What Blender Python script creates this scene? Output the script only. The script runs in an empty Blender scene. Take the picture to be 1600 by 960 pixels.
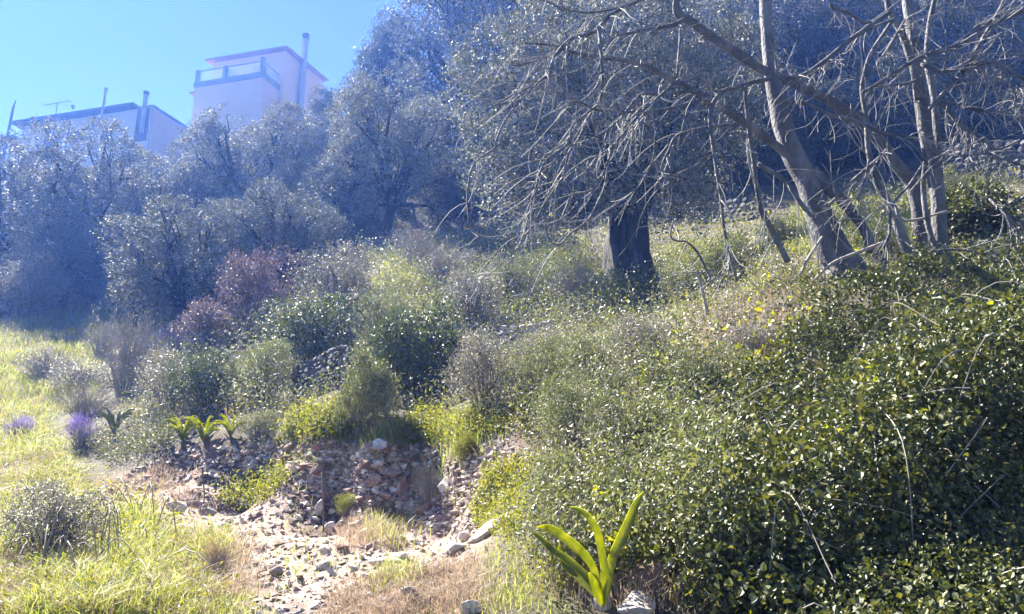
import bpy, bmesh, math
import numpy as np
from mathutils import Vector

scene = bpy.context.scene
COL = scene.collection
rad = math.radians

# ------------------------------------------------------------------ camera, sky, sun, exposure
PITCH, FPX, EYE = rad(14.0), 1180.0, np.array([0.0, 0.0, 1.6])
cam_data = bpy.data.cameras.new("camera")
cam_data.sensor_width = 36.0
cam_data.lens = 36.0 * FPX / 1600.0
cam_data.clip_start, cam_data.clip_end = 0.05, 3000.0
cam = bpy.data.objects.new("camera", cam_data)
COL.objects.link(cam)
cam.location = EYE
cam.rotation_euler = (rad(90) + PITCH, 0, 0)
scene.camera = cam

SUN_AZ, SUN_EL = rad(-42.0), rad(47.0)
world = bpy.data.worlds.new("World")
scene.world = world
world.use_nodes = True
wn = world.node_tree
sky_node = wn.nodes.new("ShaderNodeTexSky")
sky_node.sky_type = 'NISHITA'
sky_node.sun_disc = False
sky_node.sun_elevation = SUN_EL
sky_node.sun_rotation = SUN_AZ
sky_node.air_density = 0.38
sky_node.dust_density = 0.0
sky_node.ozone_density = 3.0
wn.links.new(sky_node.outputs[0], wn.nodes["Background"].inputs[0])
wn.nodes["Background"].inputs[1].default_value = 0.05

sun_data = bpy.data.lights.new("sun", 'SUN')
sun_data.energy = 5.0
sun_data.angle = rad(0.5)
sun_data.color = (1.0, 0.96, 0.93)
sun = bpy.data.objects.new("sun", sun_data)
COL.objects.link(sun)
SUN_DIR = Vector((math.sin(SUN_AZ) * math.cos(SUN_EL), math.cos(SUN_AZ) * math.cos(SUN_EL), math.sin(SUN_EL)))
sun.rotation_euler = SUN_DIR.to_track_quat('Z', 'Y').to_euler()
sun.location = (-30, 30, 60)

scene.view_settings.view_transform = 'Standard'
scene.view_settings.look = 'None'
scene.view_settings.exposure = 2.42
scene.view_settings.gamma = 1.0
scene.render.engine = 'CYCLES'
scene.cycles.max_bounces = 6
scene.cycles.diffuse_bounces = 2
scene.cycles.glossy_bounces = 2
scene.cycles.transmission_bounces = 3
scene.cycles.transparent_max_bounces = 4
scene.cycles.volume_bounces = 0
scene.cycles.use_denoising = True

GLARE_DENSITY, GLARE_COLOR, GLARE_ANISO = 0.0026, (0.11, 0.27, 1.0), 0.4  # scattering of the volume added in place of veiling lens glare

# ------------------------------------------------------------------ geometry helpers
CP, SP = math.cos(PITCH), math.sin(PITCH)

def ray(px, py):
    px, py = np.asarray(px, float), np.asarray(py, float)
    x, y = (px - 800) / FPX, -(py - 480) / FPX
    d = np.stack([x, CP - y * SP, SP + y * CP], -1)
    return d / d[..., 1:2]

def pt(px, py, d):
    """the point d metres ahead of the eye whose direction is that of photo pixel (px, py)"""
    return EYE + ray(px, py) * np.asarray(d, float)[..., None]

def proj(p):
    q = np.asarray(p) - EYE
    z = q[..., 1] * CP + q[..., 2] * SP
    y = -q[..., 1] * SP + q[..., 2] * CP
    z = np.where(z < 0.05, 0.05, z)
    return 800 + FPX * q[..., 0] / z, 480 - FPX * y / z

def _hash(i, j, k, seed):
    with np.errstate(over='ignore'):
        h = (i.astype(np.int64) * 374761393 + j.astype(np.int64) * 668265263 + k.astype(np.int64) * 2147483647 + seed * 1274126177) & 0xffffffff
        h = ((h ^ (h >> 13)) * 1274126177) & 0xffffffff
        h = h ^ (h >> 16)
    return (h & 0xffff) / 65535.0

def noise(p, seed=0):
    p = np.asarray(p, float)
    if p.shape[-1] == 2:
        p = np.concatenate([p, np.zeros(p.shape[:-1] + (1,))], -1)
    i = np.floor(p).astype(np.int64)
    f = p - i
    f = f * f * (3 - 2 * f)
    r = 0
    for a in (0, 1):
        for b in (0, 1):
            for c in (0, 1):
                w = (f[..., 0] if a else 1 - f[..., 0]) * (f[..., 1] if b else 1 - f[..., 1]) * (f[..., 2] if c else 1 - f[..., 2])
                r = r + w * _hash(i[..., 0] + a, i[..., 1] + b, i[..., 2] + c, seed)
    return r

def fbm(p, seed=0, o=3):
    return sum(noise(np.asarray(p) * 2.03 ** k, seed + k) * 0.5 ** k for k in range(o)) / sum(0.5 ** k for k in range(o))

def unit(v):
    return v / np.maximum(np.linalg.norm(v, axis=-1, keepdims=True), 1e-9)

def mesh_np(name, V, faces, mats=(), smooth=False, fm=None):
    """V (n,3); faces: list of (m,k) index arrays; mats; fm: material index arrays per faces entry"""
    me = bpy.data.meshes.new(name)
    V = np.asarray(V, np.float32)
    me.vertices.add(len(V))
    me.vertices.foreach_set("co", V.ravel())
    loops = np.concatenate([np.asarray(f).ravel() for f in faces]).astype(np.int32)
    sizes = np.concatenate([np.full(len(f), np.asarray(f).shape[1]) for f in faces]).astype(np.int32)
    starts = np.concatenate([[0], np.cumsum(sizes)[:-1]]).astype(np.int32)
    me.loops.add(len(loops))
    me.loops.foreach_set("vertex_index", loops)
    me.polygons.add(len(sizes))
    me.polygons.foreach_set("loop_start", starts)
    if fm is not None:
        me.polygons.foreach_set("material_index", np.concatenate(fm).astype(np.int32))
    me.polygons.foreach_set("use_smooth", np.full(len(sizes), bool(smooth)))
    for m in mats:
        me.materials.append(m)
    me.update(calc_edges=True)
    return me

def link(name, me, parent=None, mat=None, **props):
    o = bpy.data.objects.new(name, me)
    COL.objects.link(o)
    if parent is not None:
        o.parent = parent
    if mat is not None:                      # object-linked material: alike meshes share data
        if len(me.materials) == 0:
            me.materials.append(mat)
        o.material_slots[0].link = 'OBJECT'
        o.material_slots[0].material = mat
    for k, v in props.items():
        o[k] = v
    return o

def thing(name, loc, label, category, group=None, rotz=0.0, scale=(1, 1, 1)):
    o = bpy.data.objects.new(name, None)
    o.empty_display_size = 0.2
    COL.objects.link(o)
    o.location, o.rotation_euler, o.scale = loc, (0, 0, rotz), scale
    o["label"], o["category"] = label, category
    if group:
        o["group"] = group
    return o

class Geo:
    """collects tubes, boxes and hulls into one mesh"""
    def __init__(self):
        self.V, self.F, self.n = [], {3: [], 4: []}, 0
    def add(self, V, F):
        F = np.asarray(F)
        self.V.append(np.asarray(V, float)); self.F[F.shape[1]].append(F + self.n)
        return len(V)
    def done(self, k):
        self.n += k
    def tube(self, P, R, sides=6, cap=True):
        P, R = np.asarray(P, float), np.asarray(R, float)
        T = unit(np.gradient(P, axis=0))
        ref = np.array([0.0, 0, 1]) if abs(T[0, 2]) < 0.9 else np.array([1.0, 0, 0])
        A = np.zeros_like(P)
        a = ref - T[0] * np.dot(ref, T[0])
        for i in range(len(P)):
            a = a - T[i] * np.dot(a, T[i])
            a = a / max(np.linalg.norm(a), 1e-9)
            A[i] = a
        B = np.cross(T, A)
        th = np.arange(sides) * 2 * np.pi / sides
        V = P[:, None] + R[:, None, None] * (np.cos(th)[None, :, None] * A[:, None] + np.sin(th)[None, :, None] * B[:, None])
        V = V.reshape(-1, 3)
        i = np.arange(len(P) - 1)[:, None] * sides
        j = np.arange(sides)[None]
        q = np.stack([i + j, i + (j + 1) % sides, i + sides + (j + 1) % sides, i + sides + j], -1).reshape(-1, 4)
        self.V.append(V); self.F[4].append(q + self.n)
        if cap:
            self.V.append(P[[0, -1]])
            e = len(V) + self.n
            jj = np.arange(sides)
            l = (len(P) - 1) * sides + self.n
            self.F[3].append(np.stack([np.full(sides, e), jj[::-1] + self.n, (jj[::-1] - 1) % sides + self.n], -1)[:, [0, 1, 2]])
            self.F[3].append(np.stack([np.full(sides, e + 1), l + jj, l + (jj + 1) % sides], -1))
            self.n += 2
        self.n += len(V)
    def box(self, o, ax, ay, az):
        o, ax, ay, az = map(lambda q: np.asarray(q, float), (o, ax, ay, az))
        V = [o + a * ax + b * ay + c * az for c in (0, 1) for b in (0, 1) for a in (0, 1)]
        F = [[0, 2, 3, 1], [4, 5, 7, 6], [0, 1, 5, 4], [2, 6, 7, 3], [0, 4, 6, 2], [1, 3, 7, 5]]
        self.V.append(np.array(V)); self.F[4].append(np.array(F) + self.n); self.n += 8
    def mesh(self, name, mats=(), smooth=False):
        fs = [np.concatenate(self.F[k]) for k in (3, 4) if self.F[k]]
        return mesh_np(name, np.concatenate(self.V), fs, mats, smooth)

def spline(P, n):
    P = np.asarray(P, float)
    if len(P) < 3:
        t = np.linspace(0, 1, n)[:, None]
        return P[0] * (1 - t) + P[-1] * t
    Q = np.vstack([2 * P[0] - P[1], P, 2 * P[-1] - P[-2]])
    s = np.linspace(0, len(P) - 1 - 1e-6, n)
    i = s.astype(int); t = (s - i)[:, None]
    a, b, c, d = Q[i], Q[i + 1], Q[i + 2], Q[i + 3]
    return 0.5 * (2 * b + (c - a) * t + (2 * a - 5 * b + 4 * c - d) * t ** 2 + (3 * b - a - 3 * c + d) * t ** 3)

# ------------------------------------------------------------------ materials
def new_mat(name):
    m = bpy.data.materials.new(name)
    m.use_nodes = True
    nt = m.node_tree
    return m, nt, nt.nodes["Principled BSDF"], nt.nodes["Material Output"]

def ramp_node(nt, cols, fac):
    r = nt.nodes.new("ShaderNodeValToRGB")
    el = r.color_ramp.elements
    while len(el) < len(cols):
        el.new(0.5)
    for i, (p, c) in enumerate(cols):
        el[i].position = p
        el[i].color = (*c, 1)
    nt.links.new(fac, r.inputs[0])
    return r

def leaf_mat(name, cols, trans=0.3, rough=0.42, tcol=None, spec=0.65):
    m, nt, b, out = new_mat(name)
    g = nt.nodes.new("ShaderNodeNewGeometry")
    r = ramp_node(nt, [(i / max(1, len(cols) - 1), c) for i, c in enumerate(cols)], g.outputs["Random Per Island"])
    nt.links.new(r.outputs[0], b.inputs["Base Color"])
    b.inputs["Roughness"].default_value = rough
    b.inputs["Specular IOR Level"].default_value = spec
    if trans > 0:
        t = nt.nodes.new("ShaderNodeBsdfTranslucent")
        hsv = nt.nodes.new("ShaderNodeMix"); hsv.data_type = 'RGBA'; hsv.blend_type = 'MULTIPLY'
        hsv.inputs[0].default_value = 1.0
        hsv.inputs[7].default_value = (*(tcol or (1.6, 1.7, 0.6)), 1)
        nt.links.new(r.outputs[0], hsv.inputs[6])
        nt.links.new(hsv.outputs[2], t.inputs[0])
        mx = nt.nodes.new("ShaderNodeMixShader")
        mx.inputs[0].default_value = trans
        nt.links.new(b.outputs[0], mx.inputs[1]); nt.links.new(t.outputs[0], mx.inputs[2])
        nt.links.new(mx.outputs[0], out.inputs[0])
    return m

def solid_mat(name, cols, scale=4.0, rough=0.85, bump=0.3, bscale=None, detail=6.0, per_object=0.0, stretch=None):
    m, nt, b, out = new_mat(name)
    tc = nt.nodes.new("ShaderNodeTexCoord")
    mp = nt.nodes.new("ShaderNodeMapping")
    if stretch:
        mp.inputs["Scale"].default_value = stretch
    nt.links.new(tc.outputs["Object"], mp.inputs[0])
    n = nt.nodes.new("ShaderNodeTexNoise"); n.inputs["Scale"].default_value = scale; n.inputs["Detail"].default_value = detail
    nt.links.new(mp.outputs[0], n.inputs[0])
    fac = n.outputs[0]
    if per_object > 0:
        oi = nt.nodes.new("ShaderNodeObjectInfo")
        a = nt.nodes.new("ShaderNodeMath"); a.operation = 'MULTIPLY_ADD'
        a.inputs[1].default_value = per_object; a.inputs[2].default_value = -per_object / 2
        nt.links.new(oi.outputs["Random"], a.inputs[0])
        s = nt.nodes.new("ShaderNodeMath"); s.operation = 'ADD'
        nt.links.new(a.outputs[0], s.inputs[0]); nt.links.new(fac, s.inputs[1]); fac = s.outputs[0]
    r = ramp_node(nt, [(0.25 + 0.5 * i / max(1, len(cols) - 1), c) for i, c in enumerate(cols)], fac)
    nt.links.new(r.outputs[0], b.inputs["Base Color"])
    b.inputs["Roughness"].default_value = rough
    if bump:
        n2 = nt.nodes.new("ShaderNodeTexNoise"); n2.inputs["Scale"].default_value = bscale or scale * 4; n2.inputs["Detail"].default_value = 8
        nt.links.new(mp.outputs[0], n2.inputs[0])
        bp = nt.nodes.new("ShaderNodeBump"); bp.inputs["Strength"].default_value = bump; bp.inputs["Distance"].default_value = 0.05
        nt.links.new(n2.outputs[0], bp.inputs["Height"]); nt.links.new(bp.outputs[0], b.inputs["Normal"])
    return m

M = dict(
    olive=leaf_mat("olive_leaf", [(0.07, 0.075, 0.062), (0.15, 0.155, 0.14), (0.36, 0.35, 0.335)], 0.14, 0.6, (1.3, 1.4, 0.9)),
    oak=leaf_mat("evergreen_leaf", [(0.05, 0.058, 0.052), (0.11, 0.118, 0.11), (0.30, 0.30, 0.29)], 0.12, 0.6, (1.3, 1.4, 0.9)),
    feathery=leaf_mat("feathery_leaf", [(0.04, 0.05, 0.03), (0.07, 0.08, 0.05)], 0.2, 0.5),
    green=leaf_mat("shrub_leaf_green", [(0.035, 0.05, 0.026), (0.07, 0.09, 0.05), (0.15, 0.165, 0.11)], 0.2, 0.5),
    grey=leaf_mat("shrub_leaf_grey", [(0.11, 0.105, 0.09), (0.19, 0.18, 0.165), (0.34, 0.32, 0.31)], 0.2, 0.5, (1.2, 1.2, 0.8)),
    greygreen=leaf_mat("shrub_leaf_grey_green", [(0.07, 0.08, 0.038), (0.145, 0.155, 0.08), (0.28, 0.275, 0.19)], 0.2, 0.55),
    purple=leaf_mat("shrub_leaf_purple", [(0.07, 0.05, 0.052), (0.115, 0.088, 0.092), (0.18, 0.155, 0.155)], 0.3, 0.5, (1.2, 1.0, 1.0)),
    violet=leaf_mat("violet_petal", [(0.13, 0.08, 0.40), (0.24, 0.16, 0.60), (0.32, 0.24, 0.66)], 0.35, 0.6, (1.3, 1.2, 1.4)),
    rust=leaf_mat("rust_leaf", [(0.16, 0.09, 0.04), (0.25, 0.16, 0.07)], 0.35, 0.6, (1.4, 1.1, 0.7)),
    bramble=leaf_mat("bramble_leaf", [(0.022, 0.03, 0.014), (0.05, 0.062, 0.024), (0.10, 0.115, 0.045), (0.19, 0.18, 0.06)], 0.14, 0.52, (2.0, 2.0, 0.5), 0.5),
    bramble_pale=leaf_mat("pale_bramble_leaf", [(0.06, 0.075, 0.03), (0.12, 0.135, 0.055), (0.20, 0.20, 0.11), (0.30, 0.29, 0.22)], 0.2, 0.5, (1.7, 1.7, 0.5)),
    oak_shaded=leaf_mat("shaded_evergreen_leaf", [(0.02, 0.026, 0.02), (0.045, 0.052, 0.042), (0.12, 0.125, 0.11)], 0.1, 0.55),  # evergreen leaf darkened: shade of the background trees painted into the colour
    ivy=leaf_mat("yellow_green_leaf", [(0.08, 0.10, 0.02), (0.14, 0.16, 0.025), (0.18, 0.17, 0.03)], 0.45, 0.4, (2.0, 1.9, 0.5)),
    grass=leaf_mat("grass_blade", [(0.09, 0.12, 0.025), (0.19, 0.22, 0.05), (0.28, 0.28, 0.11), (0.38, 0.36, 0.27)], 0.5, 0.5, (1.4, 1.45, 0.7)),
    weeds=leaf_mat("weed_leaf", [(0.09, 0.12, 0.02), (0.16, 0.18, 0.03), (0.19, 0.18, 0.06)], 0.5, 0.5, (1.6, 1.5, 0.5)),
    dry=leaf_mat("dry_grass_blade", [(0.20, 0.15, 0.12), (0.30, 0.23, 0.19), (0.38, 0.32, 0.27)], 0.4, 0.6, (1.2, 1.1, 0.9)),
    squill=leaf_mat("squill_leaf", [(0.15, 0.19, 0.02), (0.20, 0.23, 0.025)], 0.55, 0.35, (2.1, 1.9, 0.35)),
    bark=solid_mat("fig_bark", [(0.045, 0.042, 0.045), (0.095, 0.09, 0.097), (0.22, 0.213, 0.225)], 6, 0.8, 0.6, 40, stretch=(1, 1, 0.5)),
    olive_bark=solid_mat("olive_bark", [(0.008, 0.008, 0.008), (0.03, 0.028, 0.027), (0.10, 0.095, 0.09)], 9, 0.9, 1.0, 22, stretch=(1, 1, 0.22)),
    stem=solid_mat("stem", [(0.07, 0.055, 0.045), (0.13, 0.11, 0.095)], 8, 0.9, 0),
    pale_stem=solid_mat("pale_stem", [(0.22, 0.19, 0.16), (0.36, 0.32, 0.29)], 8, 0.8, 0),
    lime=solid_mat("limestone", [(0.36, 0.31, 0.28), (0.53, 0.48, 0.45), (0.66, 0.62, 0.59)], 5, 0.9, 0.5, 22, per_object=0.25),
    redstone=solid_mat("reddish_stone", [(0.16, 0.09, 0.075), (0.27, 0.18, 0.15), (0.40, 0.32, 0.28)], 6, 0.9, 0.5, 24, per_object=0.4),
    greystone=solid_mat("grey_stone", [(0.14, 0.13, 0.13), (0.25, 0.24, 0.24), (0.38, 0.37, 0.36)], 5, 0.9, 0.5, 22, per_object=0.3),
    shadestone=solid_mat("shade_darkened_stone", [(0.05, 0.05, 0.055), (0.11, 0.11, 0.115), (0.20, 0.20, 0.205)], 5, 0.9, 0.5, 22, per_object=0.3),  # grey stone darkened, the shade on the walls is put into its colour
    pebble=leaf_mat("pebble", [(0.16, 0.10, 0.085), (0.30, 0.22, 0.19), (0.42, 0.37, 0.34), (0.58, 0.53, 0.50)], 0, 0.9),
    cream=solid_mat("cream_plaster", [(0.66, 0.49, 0.33), (0.72, 0.54, 0.38)], 0.8, 0.9, 0.05),
    white=solid_mat("white_paint", [(0.55, 0.50, 0.47), (0.62, 0.57, 0.54)], 0.7, 0.8, 0.03),
    slab=solid_mat("grey_slab", [(0.22, 0.24, 0.27), (0.28, 0.30, 0.33)], 1.0, 0.8, 0.05),
    rooftile=solid_mat("roof_edge", [(0.30, 0.17, 0.13), (0.38, 0.24, 0.19)], 2.0, 0.9, 0.2),
    darkroof=solid_mat("dark_fascia", [(0.06, 0.06, 0.07), (0.10, 0.10, 0.11)], 2.0, 0.8, 0.05),
    metal=solid_mat("flue_metal", [(0.30, 0.30, 0.31), (0.40, 0.40, 0.42)], 2.0, 0.5, 0.02),
    darkmetal=solid_mat("dark_metal", [(0.05, 0.05, 0.06), (0.08, 0.08, 0.09)], 2.0, 0.5, 0.0),
    shutter=solid_mat("brown_shutter", [(0.08, 0.05, 0.045), (0.11, 0.075, 0.06)], 3.0, 0.7, 0.0),
    twig=solid_mat("twig_bark", [(0.12, 0.115, 0.12), (0.27, 0.26, 0.27)], 6, 0.7, 0),
    bag=solid_mat("plastic_bag", [(0.08, 0.18, 0.40), (0.40, 0.46, 0.55), (0.60, 0.64, 0.70)], 9.0, 0.4, 0.4, 30),
)
_nt = M["squill"].node_tree                # streaks along and blotches across the big leaves
_tc = _nt.nodes.new("ShaderNodeTexCoord"); _nn = _nt.nodes.new("ShaderNodeTexNoise"); _nn.inputs["Scale"].default_value = 26; _nn.inputs["Detail"].default_value = 6
_nt.links.new(_tc.outputs["Object"], _nn.inputs[0])
_rr = ramp_node(_nt, [(0.30, (0.13, 0.11, 0.02)), (0.40, (0.16, 0.20, 0.02)), (0.60, (0.24, 0.27, 0.028)), (0.75, (0.30, 0.31, 0.05))], _nn.outputs[0])
for _l in [l for l in _nt.links if l.from_node.type == 'VALTORGB' and l.from_node != _rr]:
    _nt.links.new(_rr.outputs[0], _l.to_socket)
gl, gnt, gb, gout = new_mat("window_glass")
gb.inputs["Base Color"].default_value = (0.05, 0.06, 0.08, 1); gb.inputs["Roughness"].default_value = 0.08
M["glass"] = gl
rg, gnt, gb, gout = new_mat("rail_glass")
gb.inputs["Base Color"].default_value = (0.75, 0.80, 0.85, 1); gb.inputs["Roughness"].default_value = 0.15; gb.inputs["Alpha"].default_value = 0.35
M["railglass"] = rg

# ------------------------------------------------------------------ the hillside
CTRL_PX = [  # photo pixel and metres ahead of the eye where the bare ground lies
    (0, 960, 3.2), (300, 960, 3.4), (600, 960, 3.2), (800, 960, 3.0), (1000, 962, 2.9), (1300, 985, 2.7), (1600, 990, 2.6),
    (0, 850, 4.5), (200, 850, 4.6), (430, 860, 4.6), (600, 860, 4.4), (250, 760, 6.9), (430, 800, 6.1), (540, 800, 5.8),
    (650, 812, 5.3), (720, 850, 4.4), (270, 724, 8.25), (400, 738, 7.75), (520, 764, 7.0), (610, 766, 6.65), (700, 776, 6.1), (790, 790, 5.3),
    (340, 678, 8.45), (440, 674, 8.0), (520, 672, 7.35), (600, 680, 7.0), (720, 678, 6.55), (800, 690, 5.9), (180, 690, 9.4),
    (90, 700, 9.5), (20, 640, 13.0), (170, 645, 11.5), (0, 560, 17), (100, 560, 17), (0, 512, 21), (100, 488, 23), (175, 480, 24), (100, 475, 30), (0, 490, 30), (220, 500, 22),
    (850, 820, 3.9), (900, 720, 5.0), (830, 630, 7.0), (700, 625, 8.8), (640, 640, 8.3), (500, 625, 9.8), (400, 655, 9.0), (300, 645, 9.6),
    (250, 590, 13.5), (380, 560, 13.2), (520, 560, 11.8), (520, 520, 12.6), (700, 530, 12.0), (850, 550, 10.6), (830, 505, 12.6), (640, 440, 15.3), (750, 410, 17),
    (900, 440, 14.8), (985, 458, 13.6), (1080, 440, 13.5), (800, 375, 20), (560, 420, 18), (420, 470, 17), (500, 365, 24), (650, 352, 24), (720, 350, 24), (330, 480, 20),
    (1100, 920, 3.1), (1100, 720, 4.7), (1010, 600, 6.2), (1000, 530, 8.5), (1250, 720, 4.4), (1300, 870, 3.1), (1500, 900, 2.9), (1550, 700, 4.3), (1400, 600, 5.2), (1560, 560, 5.4),
    (1310, 425, 7.0), (1465, 418, 7.0), (1210, 455, 7.2), (1110, 520, 7.3), (1590, 430, 7.0), (1150, 610, 5.8),
    (1200, 400, 10.5), (1300, 350, 12.5), (1100, 358, 18), (1480, 320, 13.5), (1560, 300, 15.5), (1250, 300, 19.5), (1000, 340, 21), (1400, 290, 19),
    (1560, 225, 19.5), (1300, 240, 23), (1100, 270, 24), (900, 300, 26), (650, 285, 30), (400, 340, 33), (200, 370, 40), (50, 380, 40),
    (950, 160, 34), (1300, 120, 30), (1600, 100, 28), (700, 190, 40), (400, 250, 48), (200, 268, 48), (0, 270, 50), (900, 20, 46), (1300, 0, 40), (1600, 0, 38),
]
CTRL_XYZ = [(0, 0.5, 0.2), (-4, 0, 0.0), (4, 0, 0.1), (-10, 0.5, 0.1), (12, 2, 1.2), (0, -4, -0.2), (-10, -6, -0.4), (12, -6, 0.2), (0, -11, -0.4), (-25, -8, -1.5), (25, -8, 1.5),
            (-14, 9, 1.2), (-22, 16, 3.0), (-40, 24, 6.0), (16, 8, 6.2), (24, 15, 11.0), (42, 26, 21.0), (-60, 60, 24), (-20, 66, 28.5), (20, 66, 38), (60, 60, 40), (-70, 100, 26), (0, 100, 30), (70, 100, 46),
            (-90, 150, 26), (0, 150, 30), (100, 150, 48), (-50, 45, 17), (-36, 56, 26.5), (-20, 54, 27.5)]
_cp = np.array([[*pt(a, b, d)] for a, b, d in CTRL_PX] + [list(c) for c in CTRL_XYZ])

def _st(x, y):
    y = np.maximum(y, -12.5)
    return np.stack([x / (y + 14) * 2.2, np.log(y + 14)], -1)

def _phi(r2):
    return 0.5 * r2 * np.log(np.maximum(r2, 1e-12))

_cs = _st(_cp[:, 0], _cp[:, 1])
_w = np.maximum(_cp[:, 1], 1.5) + 6
_h = _cp[:, 2] / _w
_n = len(_cs)
_K = _phi(((_cs[:, None] - _cs[None]) ** 2).sum(-1)) + np.eye(_n) * 4e-5
_Pm = np.hstack([np.ones((_n, 1)), _cs])
_sol = np.linalg.solve(np.block([[_K, _Pm], [_Pm.T, np.zeros((3, 3))]]), np.concatenate([_h, np.zeros(3)]))

def tps(x, y):
    s = _st(x, y)
    out = np.empty(len(s))
    for a in range(0, len(s), 20000):
        b = s[a:a + 20000]
        out[a:a + 20000] = _phi(((b[:, None] - _cs[None]) ** 2).sum(-1)) @ _sol[:_n] + _sol[_n] + b @ _sol[_n + 1:]
    return out * (np.maximum(y, 1.5) + 6)

rows = np.concatenate([np.linspace(-12, 1.4, 22), np.arange(1.5, 10.5, 0.075), 10.5 * np.exp(np.linspace(0.008, math.log(125 / 10.5), 140))])
uc = np.concatenate([np.linspace(-1.8, -0.82, 16), np.arange(-0.8, 0.8001, 0.0058), np.linspace(0.82, 1.8, 16)])
UU, YY = np.meshgrid(uc, rows)
XX = UU * (np.maximum(YY, -2) + 4)
ZZ = tps(XX.ravel(), YY.ravel()).reshape(XX.shape)
_amp = 0.05 + 0.012 * np.maximum(YY, 0)
_q = np.stack([XX, YY], -1)
ZZ += _amp * (fbm(_q * 0.9, 3, 3) - 0.5) + 0.05 * (fbm(_q * 5.0, 9, 3) - 0.5)

ZZ = np.where(ZZ > 36, 36 + 7 * np.tanh((ZZ - 36) / 7), ZZ)

def zt(x, y):
    """height of the hillside"""
    x, y = np.asarray(x, float), np.asarray(y, float)
    u = x / (np.maximum(y, -2) + 4)
    fi = np.interp(y, rows, np.arange(len(rows))); fj = np.interp(u, uc, np.arange(len(uc)))
    i = np.clip(fi.astype(int), 0, len(rows) - 2); j = np.clip(fj.astype(int), 0, len(uc) - 2)
    a, b = fi - i, fj - j
    return ZZ[i, j] * (1 - a) * (1 - b) + ZZ[i + 1, j] * a * (1 - b) + ZZ[i, j + 1] * (1 - a) * b + ZZ[i + 1, j + 1] * a * b

_ys = np.exp(np.linspace(math.log(1.6), math.log(110), 260))

def hit(px, py):
    """where the sight line of a photo pixel first meets the bare hillside (used once, to read the map of the hillside)"""
    px, py = np.atleast_1d(np.asarray(px, float)), np.atleast_1d(np.asarray(py, float))
    out = np.full((len(px), 3), np.nan)
    for a in range(0, len(px), 8000):
        D = ray(px[a:a + 8000], py[a:a + 8000])
        X = D[:, 0:1] * _ys; Z = EYE[2] + D[:, 2:3] * _ys
        below = Z < zt(X, np.broadcast_to(_ys, X.shape))
        k = np.argmax(below, 1)
        ok = below.any(1) & (k > 0)
        k = np.maximum(k, 1)
        lo, hi = _ys[k - 1], _ys[k]
        for _ in range(9):
            mid = (lo + hi) / 2
            bl = EYE[2] + D[:, 2] * mid < zt(D[:, 0] * mid, mid)
            hi = np.where(bl, mid, hi); lo = np.where(bl, lo, mid)
        p = np.stack([D[:, 0] * hi, hi, zt(D[:, 0] * hi, hi)], -1)
        p[~ok] = np.nan
        out[a:a + 8000] = p
    return out

def hit1(px, py):
    p = hit([px], [py])[0]
    if np.isnan(p).any():
        p = pt(px, py, 60.0)
    return p

def inside(poly, x, y):
    poly = np.asarray(poly, float)
    r = np.zeros(np.shape(x), bool)
    for k in range(len(poly)):
        x1, y1 = poly[k]; x2, y2 = poly[k - 1]
        c = (y1 > y) != (y2 > y)
        with np.errstate(divide='ignore', invalid='ignore'):
            r ^= c & (x < (x2 - x1) * (y - y1) / (y2 - y1) + x1)
    return r

def sample(poly, n, rng):
    """n points of the hillside inside the outline"""
    poly = np.asarray(poly, float)
    lo, hi = poly.min(0), poly.max(0)
    pts = np.zeros((0, 2))
    while len(pts) < n:
        q = lo + rng.random((n * 2, 2)) * (hi - lo)
        pts = np.vstack([pts, q[inside(poly, q[:, 0], q[:, 1])]])
    p = hit(pts[:n, 0], pts[:n, 1])
    return p[~np.isnan(p).any(1)]

PATH = [(140, 770), (230, 722), (300, 712), (420, 712), (440, 690), (500, 684), (560, 690), (660, 700), (790, 690), (835, 715), (800, 770), (745, 850), (735, 970), (380, 970), (390, 880), (330, 825), (230, 800)]
MEADOW = [[(-60, 640), (60, 650), (110, 725), (135, 785), (225, 830), (310, 865), (355, 970), (-60, 970)],
          [(-60, 512), (100, 486), (190, 480), (160, 560), (140, 640), (-60, 660)],
          [(430, 690), (470, 640), (560, 640), (560, 680), (640, 660), (790, 660), (780, 690), (600, 700)],
          [(-500, 600), (-60, 640), (-60, 975), (-700, 1000), (-700, 700)], [(-320, 540), (-200, 516), (-60, 512), (-60, 660), (-450, 640)]]
tpx, tpy = proj(np.stack([XX, YY, ZZ], -1))
near = (YY > 1.0) & (YY < 10.5)
m_path = (inside(PATH, tpx, tpy) & near).astype(float)
m_grass = np.zeros(XX.shape)
for k, po in enumerate(MEADOW):
    m_grass[inside(po, tpx, tpy) & (YY > 1.0) & (YY < 30)] = 1.0
def blur(a, n):
    for _ in range(n):
        a = (a + np.roll(a, 1, 0) + np.roll(a, -1, 0) + np.roll(a, 1, 1) + np.roll(a, -1, 1)) / 5
    return a
m_path, m_grass = blur(m_path, 6), blur(m_grass, 6)
ZZ += m_path * 0.10 * (fbm(_q * 7.0, 31, 3) - 0.5)

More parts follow.
